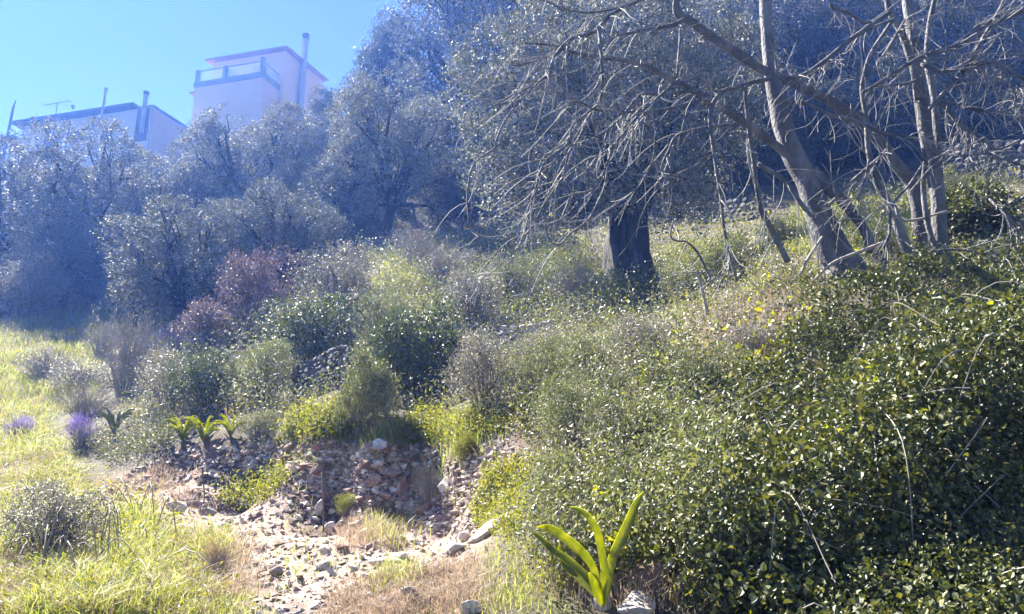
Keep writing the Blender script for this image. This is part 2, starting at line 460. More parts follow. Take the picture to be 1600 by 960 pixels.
_e = hit(*np.array([(270, 690), (340, 680), (440, 676), (520, 674), (600, 683), (660, 682), (720, 682), (800, 692)]).T)
_o = np.argsort(_e[:, 0]); _ex = np.interp(XX.ravel(), _e[_o, 0], _e[_o, 1]).reshape(XX.shape) + 0.5 * (fbm(_q * 2.2, 61, 3) - 0.5)
_dy = _ex - YY
def sst(t):
    t = np.clip(t, 0, 1); return t * t * (3 - 2 * t)
_lat = sst((XX - _e[_o[0], 0] + 0.2) / 0.7) * sst((_e[_o[-1], 0] + 0.1 - XX) / 0.6)
ZZ -= 0.25 * sst(_dy / 0.22) * (1 - sst((_dy - 0.5) / 2.2)) * _lat
m_bank = sst((_dy + 0.05) / 0.15) * (1 - sst((_dy - 0.42) / 0.35)) * _lat
ZZ += m_bank * 0.16 * (fbm(_q * 6.0, 71, 3) - 0.5)
nr, nc = XX.shape
ii = (np.arange(nr - 1)[:, None] * nc + np.arange(nc - 1)[None]).ravel()
hill_me = mesh_np("hillside", np.stack([XX, YY, ZZ], -1).reshape(-1, 3), [np.stack([ii, ii + 1, ii + nc + 1, ii + nc], -1)], smooth=True)
for nm, arr in (("gravel", m_path), ("meadow", m_grass), ("bank", m_bank)):
    at = hill_me.attributes.new(nm, 'FLOAT', 'POINT')
    at.data.foreach_set("value", arr.ravel().astype(np.float32))

gm, nt, gb, gout = new_mat("hillside_ground")
tc = nt.nodes.new("ShaderNodeTexCoord")
def nz(scale, det=8, rough=0.6):
    n = nt.nodes.new("ShaderNodeTexNoise"); n.inputs["Scale"].default_value = scale; n.inputs["Detail"].default_value = det; n.inputs["Roughness"].default_value = rough
    nt.links.new(tc.outputs["Object"], n.inputs[0]); return n
def attr(nm):
    a = nt.nodes.new("ShaderNodeAttribute"); a.attribute_name = nm; return a
def mixc(f, a, b):
    x = nt.nodes.new("ShaderNodeMix"); x.data_type = 'RGBA'
    nt.links.new(f, x.inputs[0]); nt.links.new(a, x.inputs[6]); nt.links.new(b, x.inputs[7]); return x.outputs[2]
soil = ramp_node(nt, [(0.3, (0.045, 0.035, 0.028)), (0.5, (0.09, 0.075, 0.05)), (0.7, (0.12, 0.12, 0.05))], nz(3.5).outputs[0])
grav = ramp_node(nt, [(0.3, (0.20, 0.13, 0.11)), (0.5, (0.32, 0.24, 0.205)), (0.7, (0.44, 0.37, 0.33))], nz(9, 10, 0.7).outputs[0])
turf = ramp_node(nt, [(0.3, (0.07, 0.08, 0.03)), (0.5, (0.12, 0.13, 0.045)), (0.7, (0.17, 0.15, 0.08))], nz(5).outputs[0])
c1 = mixc(attr("meadow").outputs["Fac"], soil.outputs[0], turf.outputs[0])
c2 = mixc(attr("gravel").outputs["Fac"], c1, grav.outputs[0])
earth = ramp_node(nt, [(0.3, (0.06, 0.035, 0.03)), (0.5, (0.13, 0.08, 0.065)), (0.7, (0.24, 0.16, 0.13))], nz(7, 10, 0.7).outputs[0])
c2 = mixc(attr("bank").outputs["Fac"], c2, earth.outputs[0])
nt.links.new(c2, gb.inputs["Base Color"])
gb.inputs["Roughness"].default_value = 0.95
bp = nt.nodes.new("ShaderNodeBump"); bp.inputs["Strength"].default_value = 0.8; bp.inputs["Distance"].default_value = 0.04
nt.links.new(nz(25, 10, 0.7).outputs[0], bp.inputs["Height"]); nt.links.new(bp.outputs[0], gb.inputs["Normal"])
hill_me.materials.append(gm)
link("hillside", hill_me, kind="structure")

# ------------------------------------------------------------------ houses above the trees
def axis(a):
    return np.array([math.sin(rad(a)), math.cos(rad(a)), 0.0])
UP = np.array([0.0, 0, 1])

def house_part(parent, base, name, mat, *boxes, tubes=(), label=None):
    g = Geo()
    for o, a, b, c in boxes:
        g.box(np.asarray(o) - base, a, b, c)
    for P, R, s in tubes:
        g.tube(np.asarray(P) - base, R, s)
    ob = link(name, g.mesh(name, [mat]), parent)
    if label:
        ob["label"] = label
    return ob

U, W = axis(-75), axis(18)
P0 = pt(447, 77, 52.0)
def hp(u, v, w):
    return P0 + U * u + W * v + UP * w
BASE = hp(3, 3, 0); BASE[2] = zt(BASE[0], BASE[1])
H = thing("tall_house", BASE, "tall peach plastered house with a grey railed balcony and metal flue above the trees", "house")
dn = P0[2] - BASE[2] + 2.0
# body: walls with a roofline that rises with depth
g = Geo()
c = [hp(0.12, 0.12, -dn), hp(6.5, 0.12, -dn), hp(6.5, 5.4, -dn), hp(0.12, 5.4, -dn), hp(0.12, 0.12, -0.05), hp(6.5, 0.12, -0.05), hp(6.5, 5.4, 0.35), hp(0.12, 5.4, 0.35)]
g.V.append(np.array(c) - BASE); g.F[4].append(np.array([[0, 1, 5, 4], [1, 2, 6, 5], [2, 3, 7, 6], [3, 0, 4, 7], [4, 5, 6, 7], [3, 2, 1, 0]])); g.n = 8
link("wall", g.mesh("wall", [M["cream"]]), H)
slope = (W * 6.0 + UP * 0.46)
house_part(H, BASE, "roof", M["rooftile"], (hp(-0.25, -0.3, -0.06), U * 7.3, slope, UP * 0.16))
house_part(H, BASE, "balcony", M["slab"], (hp(0.35, -2.0, -3.45), U * 6.0, W * 2.11, UP * 0.42))
for u_, v_ in ((0.42, -1.97), (3.6, -1.97), (6.02, -1.97)):
    house_part(H, BASE, "balcony_post", M["slab"], (hp(u_, v_, -3.03), U * 0.26, W * 0.26, UP * (1.25 if u_ < 1 else 1.05)))
house_part(H, BASE, "balcony_rail", M["slab"], (hp(0.7, -1.9, -2.10), U * 2.88, W * 0.06, UP * 0.07), (hp(3.88, -1.9, -2.10), U * 2.1, W * 0.06, UP * 0.07), (hp(0.5, -1.7, -2.10), U * 0.06, W * 1.8, UP * 0.07))
for o_, a_, b_ in ((hp(0.72, -1.86, -3.0), U * 2.84, W * 0.02), (hp(3.9, -1.86, -3.0), U * 2.06, W * 0.02), (hp(0.53, -1.68, -3.0), U * 0.02, W * 1.76)):
    house_part(H, BASE, "rail_panel", M["railglass"], (o_, a_, b_, UP * 0.88))
for u_ in (1.5, 4.2):
    d_ = house_part(H, BASE, "balcony_door", M["white"], (hp(u_, 0.06, -3.02), U * 1.5, W * 0.08, UP * 2.15))
    house_part(d_, BASE, "pane", M["glass"], (hp(u_ + 0.12, 0.045, -2.85), U * 0.58, W * 0.02, UP * 1.85), (hp(u_ + 0.8, 0.045, -2.85), U * 0.58, W * 0.02, UP * 1.85))
house_part(H, BASE, "chimney_flue", M["metal"], tubes=[([hp(-0.16, 2.2, -9), hp(-0.16, 2.2, 2.25)], [0.24, 0.24], 12)])
house_part(H, BASE, "flue_cap", M["darkmetal"], tubes=[([hp(-0.16, 2.2, 2.2), hp(-0.16, 2.2, 2.62)], [0.30, 0.30], 12)])
# lower storey stepping out to the left, with its own ledge and terrace
house_part(H, BASE, "lower_storey", M["cream"], (hp(6.52, 0.6, -dn), U * 1.9, W * 6, UP * (dn - 2.35)))
house_part(H, BASE, "ledge", M["rooftile"], (hp(6.53, 0.35, -2.34), U * 2.2, W * 6.5, UP * 0.14))
house_part(H, BASE, "lower_wall", M["cream"], (hp(0.42, -1.9, -dn), U * 5.85, W * 2.015, UP * (dn - 3.455)))
house_part(H, BASE, "terrace", M["white"], (hp(6.5, -2.3, -8.4), U * 3.1, W * 0.68, UP * 0.4))
for u_ in (9.1, 7.6):
    house_part(H, BASE, "terrace_post", M["white"], (hp(u_, -2.28, -7.99), U * 0.28, W * 0.28, UP * 1.3))
house_part(H, BASE, "terrace_parapet", M["white"], (hp(8.4, -2.2, -dn), U * 1.6, W * 3.0, UP * (dn - 7.6)))
house_part(H, BASE, "drain_ledge", M["slab"], (hp(-0.22, 0.2, -5.1), U * 0.32, W * 1.2, UP * 0.25))

U2, W2 = axis(-75), axis(18)
Q0 = pt(238, 166, 48.0)
def lp(u, v, w):
    return Q0 + U2 * u + W2 * v + UP * w
BASE2 = lp(5, 3, 0); BASE2[2] = zt(BASE2[0], BASE2[1])
L = thing("long_house", BASE2, "long low house with dark flat roof edge, vent pipes and aerial, far left behind trees", "house")
dn2 = Q0[2] - BASE2[2] + 3.0
house_part(L, BASE2, "wall", M["white"], (lp(0, 0, -dn2), U2 * 11.2, W2 * 4.4, UP * (dn2 - 0.05)))
house_part(L, BASE2, "end_wall", M["cream"], (lp(-0.06, 0.25, -dn2), U2 * 0.055, W2 * 4.1, UP * (dn2 - 0.3)))
house_part(L, BASE2, "roof", M["darkroof"], (lp(1.2, -0.5, -0.04), U2 * 10.6, W2 * 5.0, UP * 0.26))
house_part(L, BASE2, "roof_edge", M["slab"], (lp(-0.15, -0.1, -0.04), U2 * 1.33, W2 * 4.7, UP * 0.1))
house_part(L, BASE2, "lower_wing", M["white"], (lp(11.22, 0.2, -dn2), U2 * 5.5, W2 * 4, UP * (dn2 - 0.95)))
house_part(L, BASE2, "lower_roof", M["darkroof"], (lp(11.83, -0.2, -0.94), U2 * 5.2, W2 * 4.6, UP * 0.22))
house_part(L, BASE2, "shutter", M["shutter"], (lp(0.15, -0.06, -2.6), U2 * 1.0, W2 * 0.055, UP * 2.5))
for u_ in (6.9, 4.8, 8.9):
    house_part(L, BASE2, "downpipe", M["darkmetal"], (lp(u_, -0.09, -3.2), U2 * 0.1, W2 * 0.085, UP * 3.1))
for u_ in (3.0, 5.5, 7.7):
    f_ = house_part(L, BASE2, "window", M["slab"], (lp(u_, -0.05, -2.2), U2 * 1.1, W2 * 0.045, UP * 1.2))
    house_part(f_, BASE2, "pane", M["glass"], (lp(u_ + 0.1, -0.065, -2.1), U2 * 0.9, W2 * 0.014, UP * 1.0))
house_part(L, BASE2, "chimney_flue", M["metal"], tubes=[([lp(0.3, -0.35, -2.2), lp(0.3, -0.35, 0.75)], [0.15, 0.15], 10)])
house_part(L, BASE2, "flue_cap", M["darkmetal"], tubes=[([lp(0.3, -0.35, 0.72), lp(0.3, -0.35, 0.95)], [0.2, 0.2], 10)])
house_part(L, BASE2, "chimney", M["white"], (lp(8.0, 1.2, 0.215), U2 * 0.7, W2 * 0.7, UP * 1.1))
A0 = lp(9.6, 1.0, 0.2)
house_part(L, BASE2, "aerial", M["darkmetal"], tubes=[([A0, A0 + UP * 2.0], [0.035, 0.03], 6), ([A0 + UP * 1.95 - U2 * 1.2, A0 + UP * 1.95 + U2 * 1.3], [0.03, 0.03], 6)] +
           [([A0 + UP * 1.95 + U2 * k - W2 * 0.4, A0 + UP * 1.95 + U2 * k + W2 * 0.4], [0.018, 0.018], 5) for k in (-1.1, -0.7, -0.3, 0.3, 0.8, 1.2)] + [([A0 + UP * 1.5 - U2 * 1.5, A0 + UP * 1.2 - U2 * 1.5], [0.15, 0.05], 8)])
house_part(L, BASE2, "vent_pipe", M["metal"], tubes=[([lp(3.6, -0.7, -3.5), lp(3.45, -0.7, 1.35)], [0.08, 0.08], 8), ([lp(3.45, -0.7, 1.33), lp(3.45, -0.7, 1.5)], [0.15, 0.15], 8)])
house_part(L, BASE2, "vent_pipe", M["darkmetal"], tubes=[([lp(11.9, -0.6, -4.0), lp(11.75, -0.6, 1.3)], [0.10, 0.09], 8), ([lp(11.75, -0.6, 1.28), lp(11.62, -0.6, 1.8)], [0.06, 0.04], 6)])

# ------------------------------------------------------------------ foliage
def leaf_quads(P, A, Lg, Wd, rng, fold=0.25, face=0.9, ovate=False):
    """one leaf per row: base P, direction A, upper side turned towards the light above"""
    n = len(P)
    R = unit(np.cross(A, rng.normal(size=(n, 3)) + np.array([0, 0, 1.0]) * face))
    if ovate:
        N = np.cross(A, R)
        N = N * np.sign(N[:, 2:3] + 1e-9)
        Lg, Wd = np.broadcast_to(Lg, n)[:, None], np.broadcast_to(Wd, n)[:, None]
        m1, m2 = P + A * Lg * 0.28 + N * Wd * 0.18, P + A * Lg * 0.66 + N * Wd * 0.10
        tip = P + A * Lg - N * Wd * 0.15
        V = np.stack([P, m1 + R * Wd * 0.5, m2 + R * Wd * 0.40, tip, m2 - R * Wd * 0.40, m1 - R * Wd * 0.5], 1).reshape(-1, 3)
        k = np.arange(n) * 6
        return V, np.concatenate([np.stack([k, k + 1, k + 2, k + 3], -1), np.stack([k, k + 3, k + 4, k + 5], -1)])
    N = np.cross(A, R)
    Lg, Wd = np.broadcast_to(Lg, n)[:, None], np.broadcast_to(Wd, n)[:, None]
    mid = P + A * Lg * 0.48 + N * Wd * fold
    V = np.stack([P, mid + R * Wd * 0.5, P + A * Lg, mid - R * Wd * 0.5], 1).reshape(-1, 3)
    F = np.arange(4 * n).reshape(-1, 4)
    return V, F

def merge(parts):
    V, F, n = [], [], 0
    for v, f in parts:
        V.append(v); F.append(f + n); n += len(v)
    return np.concatenate(V), np.concatenate(F)

def blob_sprigs(blobs, n, rng, cull=0.36, nscale=1.6, seed=0, bump=0.55, down=-0.75, inner=0.5):
    """sprig origins and outward directions on lumpy blobs; blobs rows: x y z r (squash)"""
    blobs = np.asarray(blobs, float)
    w = blobs[:, 3] ** 2
    k = rng.choice(len(blobs), n, p=w / w.sum())
    d = unit(rng.normal(size=(n, 3)))
    d[:, 2] = np.where(d[:, 2] < down, -d[:, 2], d[:, 2])
    r = blobs[k, 3]
    rr = inner + (1 - inner) * rng.random(n) ** 0.6
    off = d * (r * rr)[:, None]
    if blobs.shape[1] > 4:
        off[:, 2] *= blobs[k, 4]
    p = blobs[k, :3] + off
    sc = nscale / max(np.median(blobs[:, 3]), 1e-6)
    p += off * (fbm(p * sc, seed, 3) - 0.5)[:, None] * 2 * bump
    keep = fbm(p * sc * 1.3, seed + 7, 2) > cull
    return p[keep], d[keep]

def foliage(blobs, n, per, slen, Lg, Wd, rng, spread=0.9, up=0.25, ovate=False, face=0.9, vary=0.6, **kw):
    p, d = blob_sprigs(blobs, n, rng, **kw)
    m = len(p)
    a = unit(d + rng.normal(size=(m, 3)) * 0.5 + np.array([0, 0, up]))
    t = (np.arange(per) + 0.5) / per
    P = p[:, None] + a[:, None] * (t[None, :, None] * slen) + rng.normal(size=(m, per, 3)) * slen * 0.10
    A = unit(a[:, None] * 0.8 + rng.normal(size=(m, per, 3)) * spread)
    P, A = P.reshape(-1, 3), A.reshape(-1, 3)
    s = 1 - vary / 2 + vary * rng.random(len(P))
    return leaf_quads(P, A, Lg * s, Wd * s, rng, face=face, ovate=ovate)

def limbs_to(blobs, rng, trunk_h, r0, sides=7):
    g = Geo()
    top = np.array([rng.normal() * 0.05, rng.normal() * 0.05, trunk_h])
    P = spline([[0, 0, -0.12], [0.02, 0.01, trunk_h * 0.4], top], 8)
    g.tube(P, r0 * np.array([1.5, 1.15, 1.0, 0.95, 0.92, 0.9, 0.85, 0.8]), sides)
    for b in blobs:
        e = np.array(b[:3])
        mid = top * 0.45 + e * 0.55 + rng.normal(size=3) * 0.08
        P = spline([top - [0, 0, trunk_h * 0.15], mid, e], 7)
        g.tube(P, r0 * np.linspace(0.55, 0.1, 7), 5)
        for _ in range(3):
            t = P[rng.integers(3, 6)]
            q = e + unit(rng.normal(size=3)) * b[3] * 0.8
            g.tube(spline([t, (t + q) / 2 + rng.normal(size=3) * 0.04, q], 5), r0 * np.linspace(0.2, 0.05, 5), 4, cap=False)
    return g

# alike trees share these meshes: a unit tree, 2 wide and 2.4 high
def tree_blobs(rng, n, tall=0.0):
    B = []
    for k in range(n):
        a = k * 2.4 + rng.random()
        z = 0.36 + 1.62 * (k + 0.5) / n
        rmax = math.sqrt(max(0.05, 1 - ((z - 1.15) / 1.25) ** 2)) * (1 - tall * (z - 0.6) / 1.5)
        q = rmax * (0.52 + 0.30 * rng.random())
        B.append((math.cos(a) * q, math.sin(a) * q, z, (0.22 + 0.17 * rng.random()) * (1 - 0.3 * tall)))
    B.append((0, 0, 1.3, 0.55)); B.append((0, 0, 0.8, 0.55))
    return B

TREES = []
for k in range(4):
    rng = np.random.default_rng(100 + k)
    tl = [0.0, 0.25, 0.1, 0.8][k]
    B = tree_blobs(rng, [26, 30, 28, 30][k], tl)
    n, per, slen, lg, wd = [(10300, 8, 0.10, 0.029, 0.014), (10300, 8, 0.09, 0.027, 0.014), (10300, 8, 0.10, 0.028, 0.0135), (8500, 9, 0.12, 0.034, 0.010)][k]
    V, F = foliage(B, n, per, slen, lg, wd, rng, seed=50 * k, cull=0.33, nscale=0.6, bump=0.75, inner=0.7)
    crown_me = mesh_np("crown", V, [F])
    trunk_me = limbs_to(B, rng, 0.55, 0.075).mesh("trunk", smooth=True)
    TREES.append((crown_me, trunk_me))

def tree(px, base_py, d, w_px, top_py, kind, mat, label, name="evergreen_tree", group="evergreen trees on the hillside", rz=0.0):
    """base on the hillside d metres ahead; crown w_px wide and up to top_py in the photograph"""
    x = (px - 800) / FPX * d * (1.0 + 0.0) / (CP - (-(base_py - 480) / FPX) * SP)
    z0 = zt(x, d)
    top = pt(px, top_py, d)[2]
    h = max(top - z0, 1.5)
    r = w_px / 2 / FPX * d * 1.02
    o = thing(name, (x, d, z0), label, "tree", group, rz, (r, r, h / 2.55))
    link("crown", TREES[kind][0], o, mat, kind="stuff")
    link("trunk", TREES[kind][1], o, M["olive_bark"])
    return o

T = tree
T(-40, 470, 29, 330, 218, 0, M["oak"], "grey-green evergreen tree cut off by the left edge of the picture, below the long house", rz=1.0)
T(150, 465, 27, 300, 190, 2, M["olive"], "broad grey-green tree under the roof of the long low house", rz=2.2)
T(245, 520, 24, 200, 235, 1, M["oak"], "grey-green tree between the two houses, lower than its neighbours", rz=0.3)
T(390, 420, 27, 250, 148, 0, M["olive"], "rounded grey-green tree covering the foot of the tall peach house", rz=4.0)
T(420, 520, 19.5, 230, 285, 2, M["oak"], "dense blue-green tree low in front of the house trees, behind the purple shrub", rz=5.1)
T(270, 560, 18, 260, 300, 1, M["oak"], "dark wide evergreen tree spreading down to the lilac flowers", rz=3.3)
T(605, 385, 22.5, 250, 105, 2, M["olive"], "silvery rounded tree with a dark hollow at its foot, left of the big olive", rz=0.9)
T(600, 330, 33, 200, -5, 3, M["feathery"], "feathery dark pointed tree against the sky right of the tall house", rz=0.0)
T(500, 330, 34, 110, 120, 3, M["feathery"], "small feathery tree touching the right wall of the tall house", rz=1.7)
T(740, 300, 31, 290, -110, 1, M["oak"], "tall blue-grey tree at the top edge, right of the open sky", rz=2.6)
T(700, 350, 27, 170, 150, 0, M["oak_shaded"], "shadowy tree in the gap between the silvery tree and the big olive", rz=5.7)
T(880, 260, 30, 260, -80, 2, M["olive"], "olive tree rising behind the big olive to the top edge", rz=1.3)
T(1090, 250, 27, 280, -60, 0, M["olive"], "olive tree behind the hanging fig branches at the top edge", rz=3.9)
T(1290, 230, 27, 260, -40, 1, M["oak_shaded"], "dark evergreen tree seen between the two pale fig trunks", rz=0.5)
T(1450, 230, 24, 260, -20, 2, M["oak_shaded"], "dark evergreen tree behind the upright pale twin trunk", rz=2.0)
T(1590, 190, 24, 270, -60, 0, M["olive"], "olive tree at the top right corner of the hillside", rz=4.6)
T(1180, 290, 21, 210, 90, 1, M["oak_shaded"], "low dark evergreen tree between the big olive and the leaning fig trunk", rz=5.0)
T(1400, 270, 20.5, 190, 90, 0, M["oak_shaded"], "low dark evergreen tree behind the fig stems, above the shaded wall", rz=0.2)
T(60, 400, 36, 260, 250, 1, M["oak"], "blue-veiled tree behind the far left trees, under the low wing of the long house", rz=2.9)
T(330, 380, 33, 150, 235, 2, M["olive"], "grey-green tree in the gap between the long house and the tall house", rz=0.7)
T(510, 380, 29, 170, 175, 1, M["oak"], "grey-green tree under the flue side of the tall house", rz=3.5)
T(95, 500, 24, 200, 330, 1, M["oak"], "low blue-green tree at the foot of the far left trees", rz=1.9)
T(350, 470, 22, 180, 330, 0, M["oak"], "low blue-green tree behind the wide dark evergreen", rz=4.4)
T(500, 420, 24, 170, 250, 0, M["oak"], "blue-green tree left of the silvery rounded tree", rz=2.3)
T(720, 365, 23, 130, 260, 1, M["oak_shaded"], "small dark tree in deep shade at the left edge of the big olive", rz=1.4)
T(1500, 240, 22.0, 230, 110, 1, M["oak_shaded"], "low dark evergreen tree above the right-hand shaded wall", rz=1.1)
T(1620, 240, 21.5, 220, 120, 0, M["oak_shaded"], "low dark evergreen tree at the right edge above the shaded wall", rz=3.1)
T(1330, 260, 22.5, 210, 120, 2, M["oak_shaded"], "low dark evergreen tree behind the crossing fig limbs", rz=5.3)
T(1260, 280, 21.5, 190, 140, 0, M["oak_shaded"], "dark evergreen tree in shade right behind the thick fig trunk", rz=2.4)
T(1110, 300, 22.5, 170, 180, 2, M["oak_shaded"], "dark evergreen tree above the shaded wall right of the big olive", rz=0.9)
for k, (px, d, w, top) in enumerate(((800, 40, 300, -120), (1000, 40, 300, -200), (1200, 38, 300, -220), (1400, 36, 300, -240), (1600, 34, 300, -240))):
    T(px, 150, d, w, top, k % 3, M["oak"], "evergreen tree higher up the slope, mostly hidden behind nearer crowns", group="evergreen trees high on the slope", rz=k * 1.1)

# the big olive with its thick dark trunk
rng = np.random.default_rng(7)
OB = pt(985, 455, 13.8); OB[2] = zt(OB[0], OB[1])
O = thing("olive_tree", OB, "big old olive tree with a thick dark fluted trunk at the middle of the slope", "tree")
ob = []
for px, py, d, r in ((830, 150, 13.6, 0.95), (780, 100, 14.5, 0.8), (860, 80, 13.4, 0.9), (930, 50, 14, 0.95), (1010, 30, 14.2, 0.9), (1080, 70, 14, 0.9), (1150, 100, 14.3, 0.8),
                     (780, 200, 13.6, 0.8), (790, 275, 13.4, 0.7), (850, 240, 13.1, 0.85), (900, 170, 13.0, 0.9), (980, 130, 13.2, 1.0), (1070, 160, 13.3, 0.9), (1130, 190, 13.8, 0.75), (1120, 260, 13.8, 0.6),
                     (930, 280, 13.1, 0.7), (860, 315, 13.5, 0.6), (1040, 240, 13.4, 0.75), (990, 200, 14.6, 1.1), (900, 130, 15, 1.0), (1060, 100, 15, 1.0), (1075, 305, 13.9, 0.5), (800, 320, 14.2, 0.5), (925, 318, 13.0, 0.45), (1035, 300, 13.1, 0.5), (880, 345, 13.2, 0.4), (905, 330, 13.0, 0.45), (1060, 330, 13.4, 0.42), (840, 300, 13.0, 0.6), (745, 150, 14.6, 0.6)):
    ob.append((*(pt(px, py, d) - OB), r))
V, F = foliage(ob, 11500, 9, 0.30, 0.074, 0.032, rng, seed=900, cull=0.36, nscale=1.0, bump=0.6, inner=0.65)
link("crown", mesh_np("crown", V, [F], [M["olive"]]), O, kind="stuff")
g = Geo()
tr = [pt(*a) - OB for a in ((985, 475, 13.8), (983, 430, 13.8), (978, 390, 13.8), (980, 345, 13.8), (988, 305, 13.9))]
NR, NS = 34, 60
P = spline(tr, NR)
th = np.arange(NS) * 2 * np.pi / NS
prof = np.interp(np.linspace(0, 1, NR), [0, 0.12, 0.25, 0.5, 0.8, 1], [0.78, 0.56, 0.44, 0.38, 0.36, 0.44])
Vv = []
for i in range(NR):
    f_ = i / NR
    cyl = np.stack([np.cos(th) * 2, np.sin(th) * 2, np.full(NS, f_ * 2.2)], -1)
    fl = 1 + (0.10 + 0.16 * max(0, 0.3 - f_) / 0.3) * np.sin(th * 5 + f_ * 3) + 0.07 * np.sin(th * 9 + 1 + f_ * 5) + 0.35 * (fbm(cyl * 1.2, 4, 2) - 0.5) + 0.22 * (fbm(cyl * np.array([3, 3, 1.6]), 14, 2) - 0.5)
    Vv.append(P[i] + np.stack([np.cos(th), np.sin(th), np.zeros(NS)], -1) * (prof[i] * fl)[:, None])
Vv = np.concatenate(Vv)
i = np.arange(NR - 1)[:, None] * NS; j = np.arange(NS)[None]
g.V.append(Vv); g.F[4].append(np.stack([i + j, i + (j + 1) % NS, i + NS + (j + 1) % NS, i + NS + j], -1).reshape(-1, 4)); g.n = len(Vv)
link("trunk", g.mesh("trunk", [M["olive_bark"]], True), O)
fork = P[-2]
for b in ob[::2]:
    g = Geo()
    e = np.array(b[:3]); m1 = fork * 0.6 + e * 0.4 + np.array([0, 0, 0.15]) + rng.normal(size=3) * 0.15
    Q = spline([fork + unit(e - fork) * 0.12 - UP * 0.2, m1, e], 9)
    g.tube(Q, np.linspace(0.17, 0.025, 9), 7)
    for _ in range(4):
        t = Q[rng.integers(3, 8)]; q = e + unit(rng.normal(size=3)) * b[3] * 0.85
        g.tube(spline([t, (t + q) / 2 + rng.normal(size=3) * 0.1, q], 6), np.linspace(0.035, 0.008, 6), 4)
    link("limb", g.mesh("limb", [M["olive_bark"]], True), O)

# alike shrubs share these meshes: a unit shrub of radius 1 and height about 1.6
SHRUBS = {}
def shrub_blobs(rng, n, low=0.35):
    B = [(0, 0, 0.55, 0.55)]
    for k in range(n):
        a = k * 2.4 + rng.random() * 0.8; q = 0.25 + 0.5 * rng.random()
        B.append((math.cos(a) * q, math.sin(a) * q, low + (1.15 - low) * rng.random() * (1.1 - q * 0.5), 0.26 + 0.16 * rng.random()))
    return B
def shrub_stems(rng, n, r=0.012, top=1.45, sub=3):
    g = Geo()
    for _ in range(n):
        a = rng.random() * 6.28; q = 0.2 + 0.75 * rng.random()
        e = np.array([math.cos(a) * q, math.sin(a) * q, top * (0.6 + 0.4 * rng.random()) * (1.1 - 0.5 * q)])
        P = spline([[0.1 * math.cos(a), 0.1 * math.sin(a), -0.15], e * [0.45, 0.45, 0.55] + rng.normal(size=3) * 0.06, e], 6)
        g.tube(P, np.linspace(r, r * 0.25, 6), 4, cap=False)
        for _ in range(sub):
            t = P[rng.integers(2, 5)]
            q2 = t + unit(rng.normal(size=3) + [0, 0, 0.7] + (e - t)) * (0.2 + 0.25 * rng.random())
            g.tube(spline([t, (t + q2) / 2 + rng.normal(size=3) * 0.03, q2], 4), np.linspace(r * 0.5, r * 0.15, 4), 3, cap=False)
    return g
def make_shrub(key, seed, nb, n, per, slen, lg, wd, cull, nst, **kw):
    rng = np.random.default_rng(seed)
    V, F = foliage(shrub_blobs(rng, nb), n, per, slen, lg, wd, rng, seed=seed, cull=cull, **kw)
    SHRUBS.setdefault(key, []).append((mesh_np("foliage", V, [F]), shrub_stems(rng, nst).mesh("stems")))
for s in range(2):
    make_shrub("dense", 11 + s, 11, 2300, 7, 0.16, 0.050, 0.026, 0.28, 16)
    make_shrub("loose", 21 + s, 10, 1500, 7, 0.22, 0.052, 0.020, 0.36, 40, up=0.6)
    make_shrub("twiggy", 31 + s, 9, 700, 7, 0.26, 0.040, 0.012, 0.42, 110, up=0.7)
    make_shrub("broad", 41 + s, 10, 1300, 6, 0.20, 0.085, 0.055, 0.30, 20)
_shrub_no = [0]
def shrub(px, base_py, w, h, kind, mat, label, group=None, name="shrub", stem=None):
    _shrub_no[0] += 1
    k = _shrub_no[0]
    p = hit1(px, base_py)
    r = w / 2 / FPX * p[1]; hh = h / FPX * p[1]
    o = thing(name, (p[0], p[1] + r * 0.35, zt(p[0], p[1] + r * 0.35) - 0.1 * hh), label, "shrub", group, k * 1.7, (r * 1.05, r * 1.05, hh / 1.25))
    f, s = SHRUBS[kind][k % 2]
    link("foliage", f, o, M[mat], kind="stuff")
    link("stems", s, o, stem or M["pale_stem" if kind == "twiggy" else "stem"], kind="stuff")
    return o
S = shrub
S(485, 575, 160, 112, "dense", "green", "rounded green shrub on top of the shaded dry stone wall, under the grey twiggy shrub")
S(650, 640, 200, 175, "dense", "green", "largest green shrub, dark and hollow on its right side, above the grassy ledge")
S(600, 560, 120, 110, "loose", "greygreen", "pale yellowish shrub growing out of the top of the largest green shrub")
S(568, 690, 105, 130, "dense", "greygreen", "grey-green shrub drooping over the blue plastic bag on the rubble bank")
S(310, 640, 110, 90, "dense", "green", "green shrub directly behind the bright strap-leaved plants")
S(400, 635, 120, 95, "loose", "greygreen", "grey-green shrub between the strap-leaved plants and the stone wall")
S(380, 535, 140, 150, "loose", "purple", "tall purple-brown shrub in front of the dense blue-green tree")
S(318, 562, 110, 85, "loose", "purple", "smaller purple-brown shrub beside the lilac flowers")
S(520, 490, 140, 105, "loose", "grey", "grey twiggy shrub right of the purple-brown shrub")
S(650, 415, 110, 62, "twiggy", "grey", "small grey twiggy shrub at the foot of the silvery tree")
S(690, 450, 140, 75, "twiggy", "grey", "wide lilac-grey shrub on the bright upper slope")
S(740, 520, 130, 90, "loose", "grey", "grey shrub left of the pale wall stones")
S(800, 470, 110, 70, "loose", "greygreen", "grey-green shrub above the pale wall stones")
S(900, 480, 110, 85, "twiggy", "greygreen", "thin shrub left of the thick olive trunk")
S(955, 486, 80, 62, "loose", "greygreen", "leafy suckers at the left side of the thick olive trunk foot")
S(1022, 478, 70, 62, "loose", "green", "leafy suckers at the right side of the thick olive trunk foot")
S(1000, 490, 130, 65, "dense", "greygreen", "dark low shrub at the foot of the thick olive trunk")
S(1080, 470, 120, 70, "loose", "greygreen", "loose shrub right of the thick olive trunk")
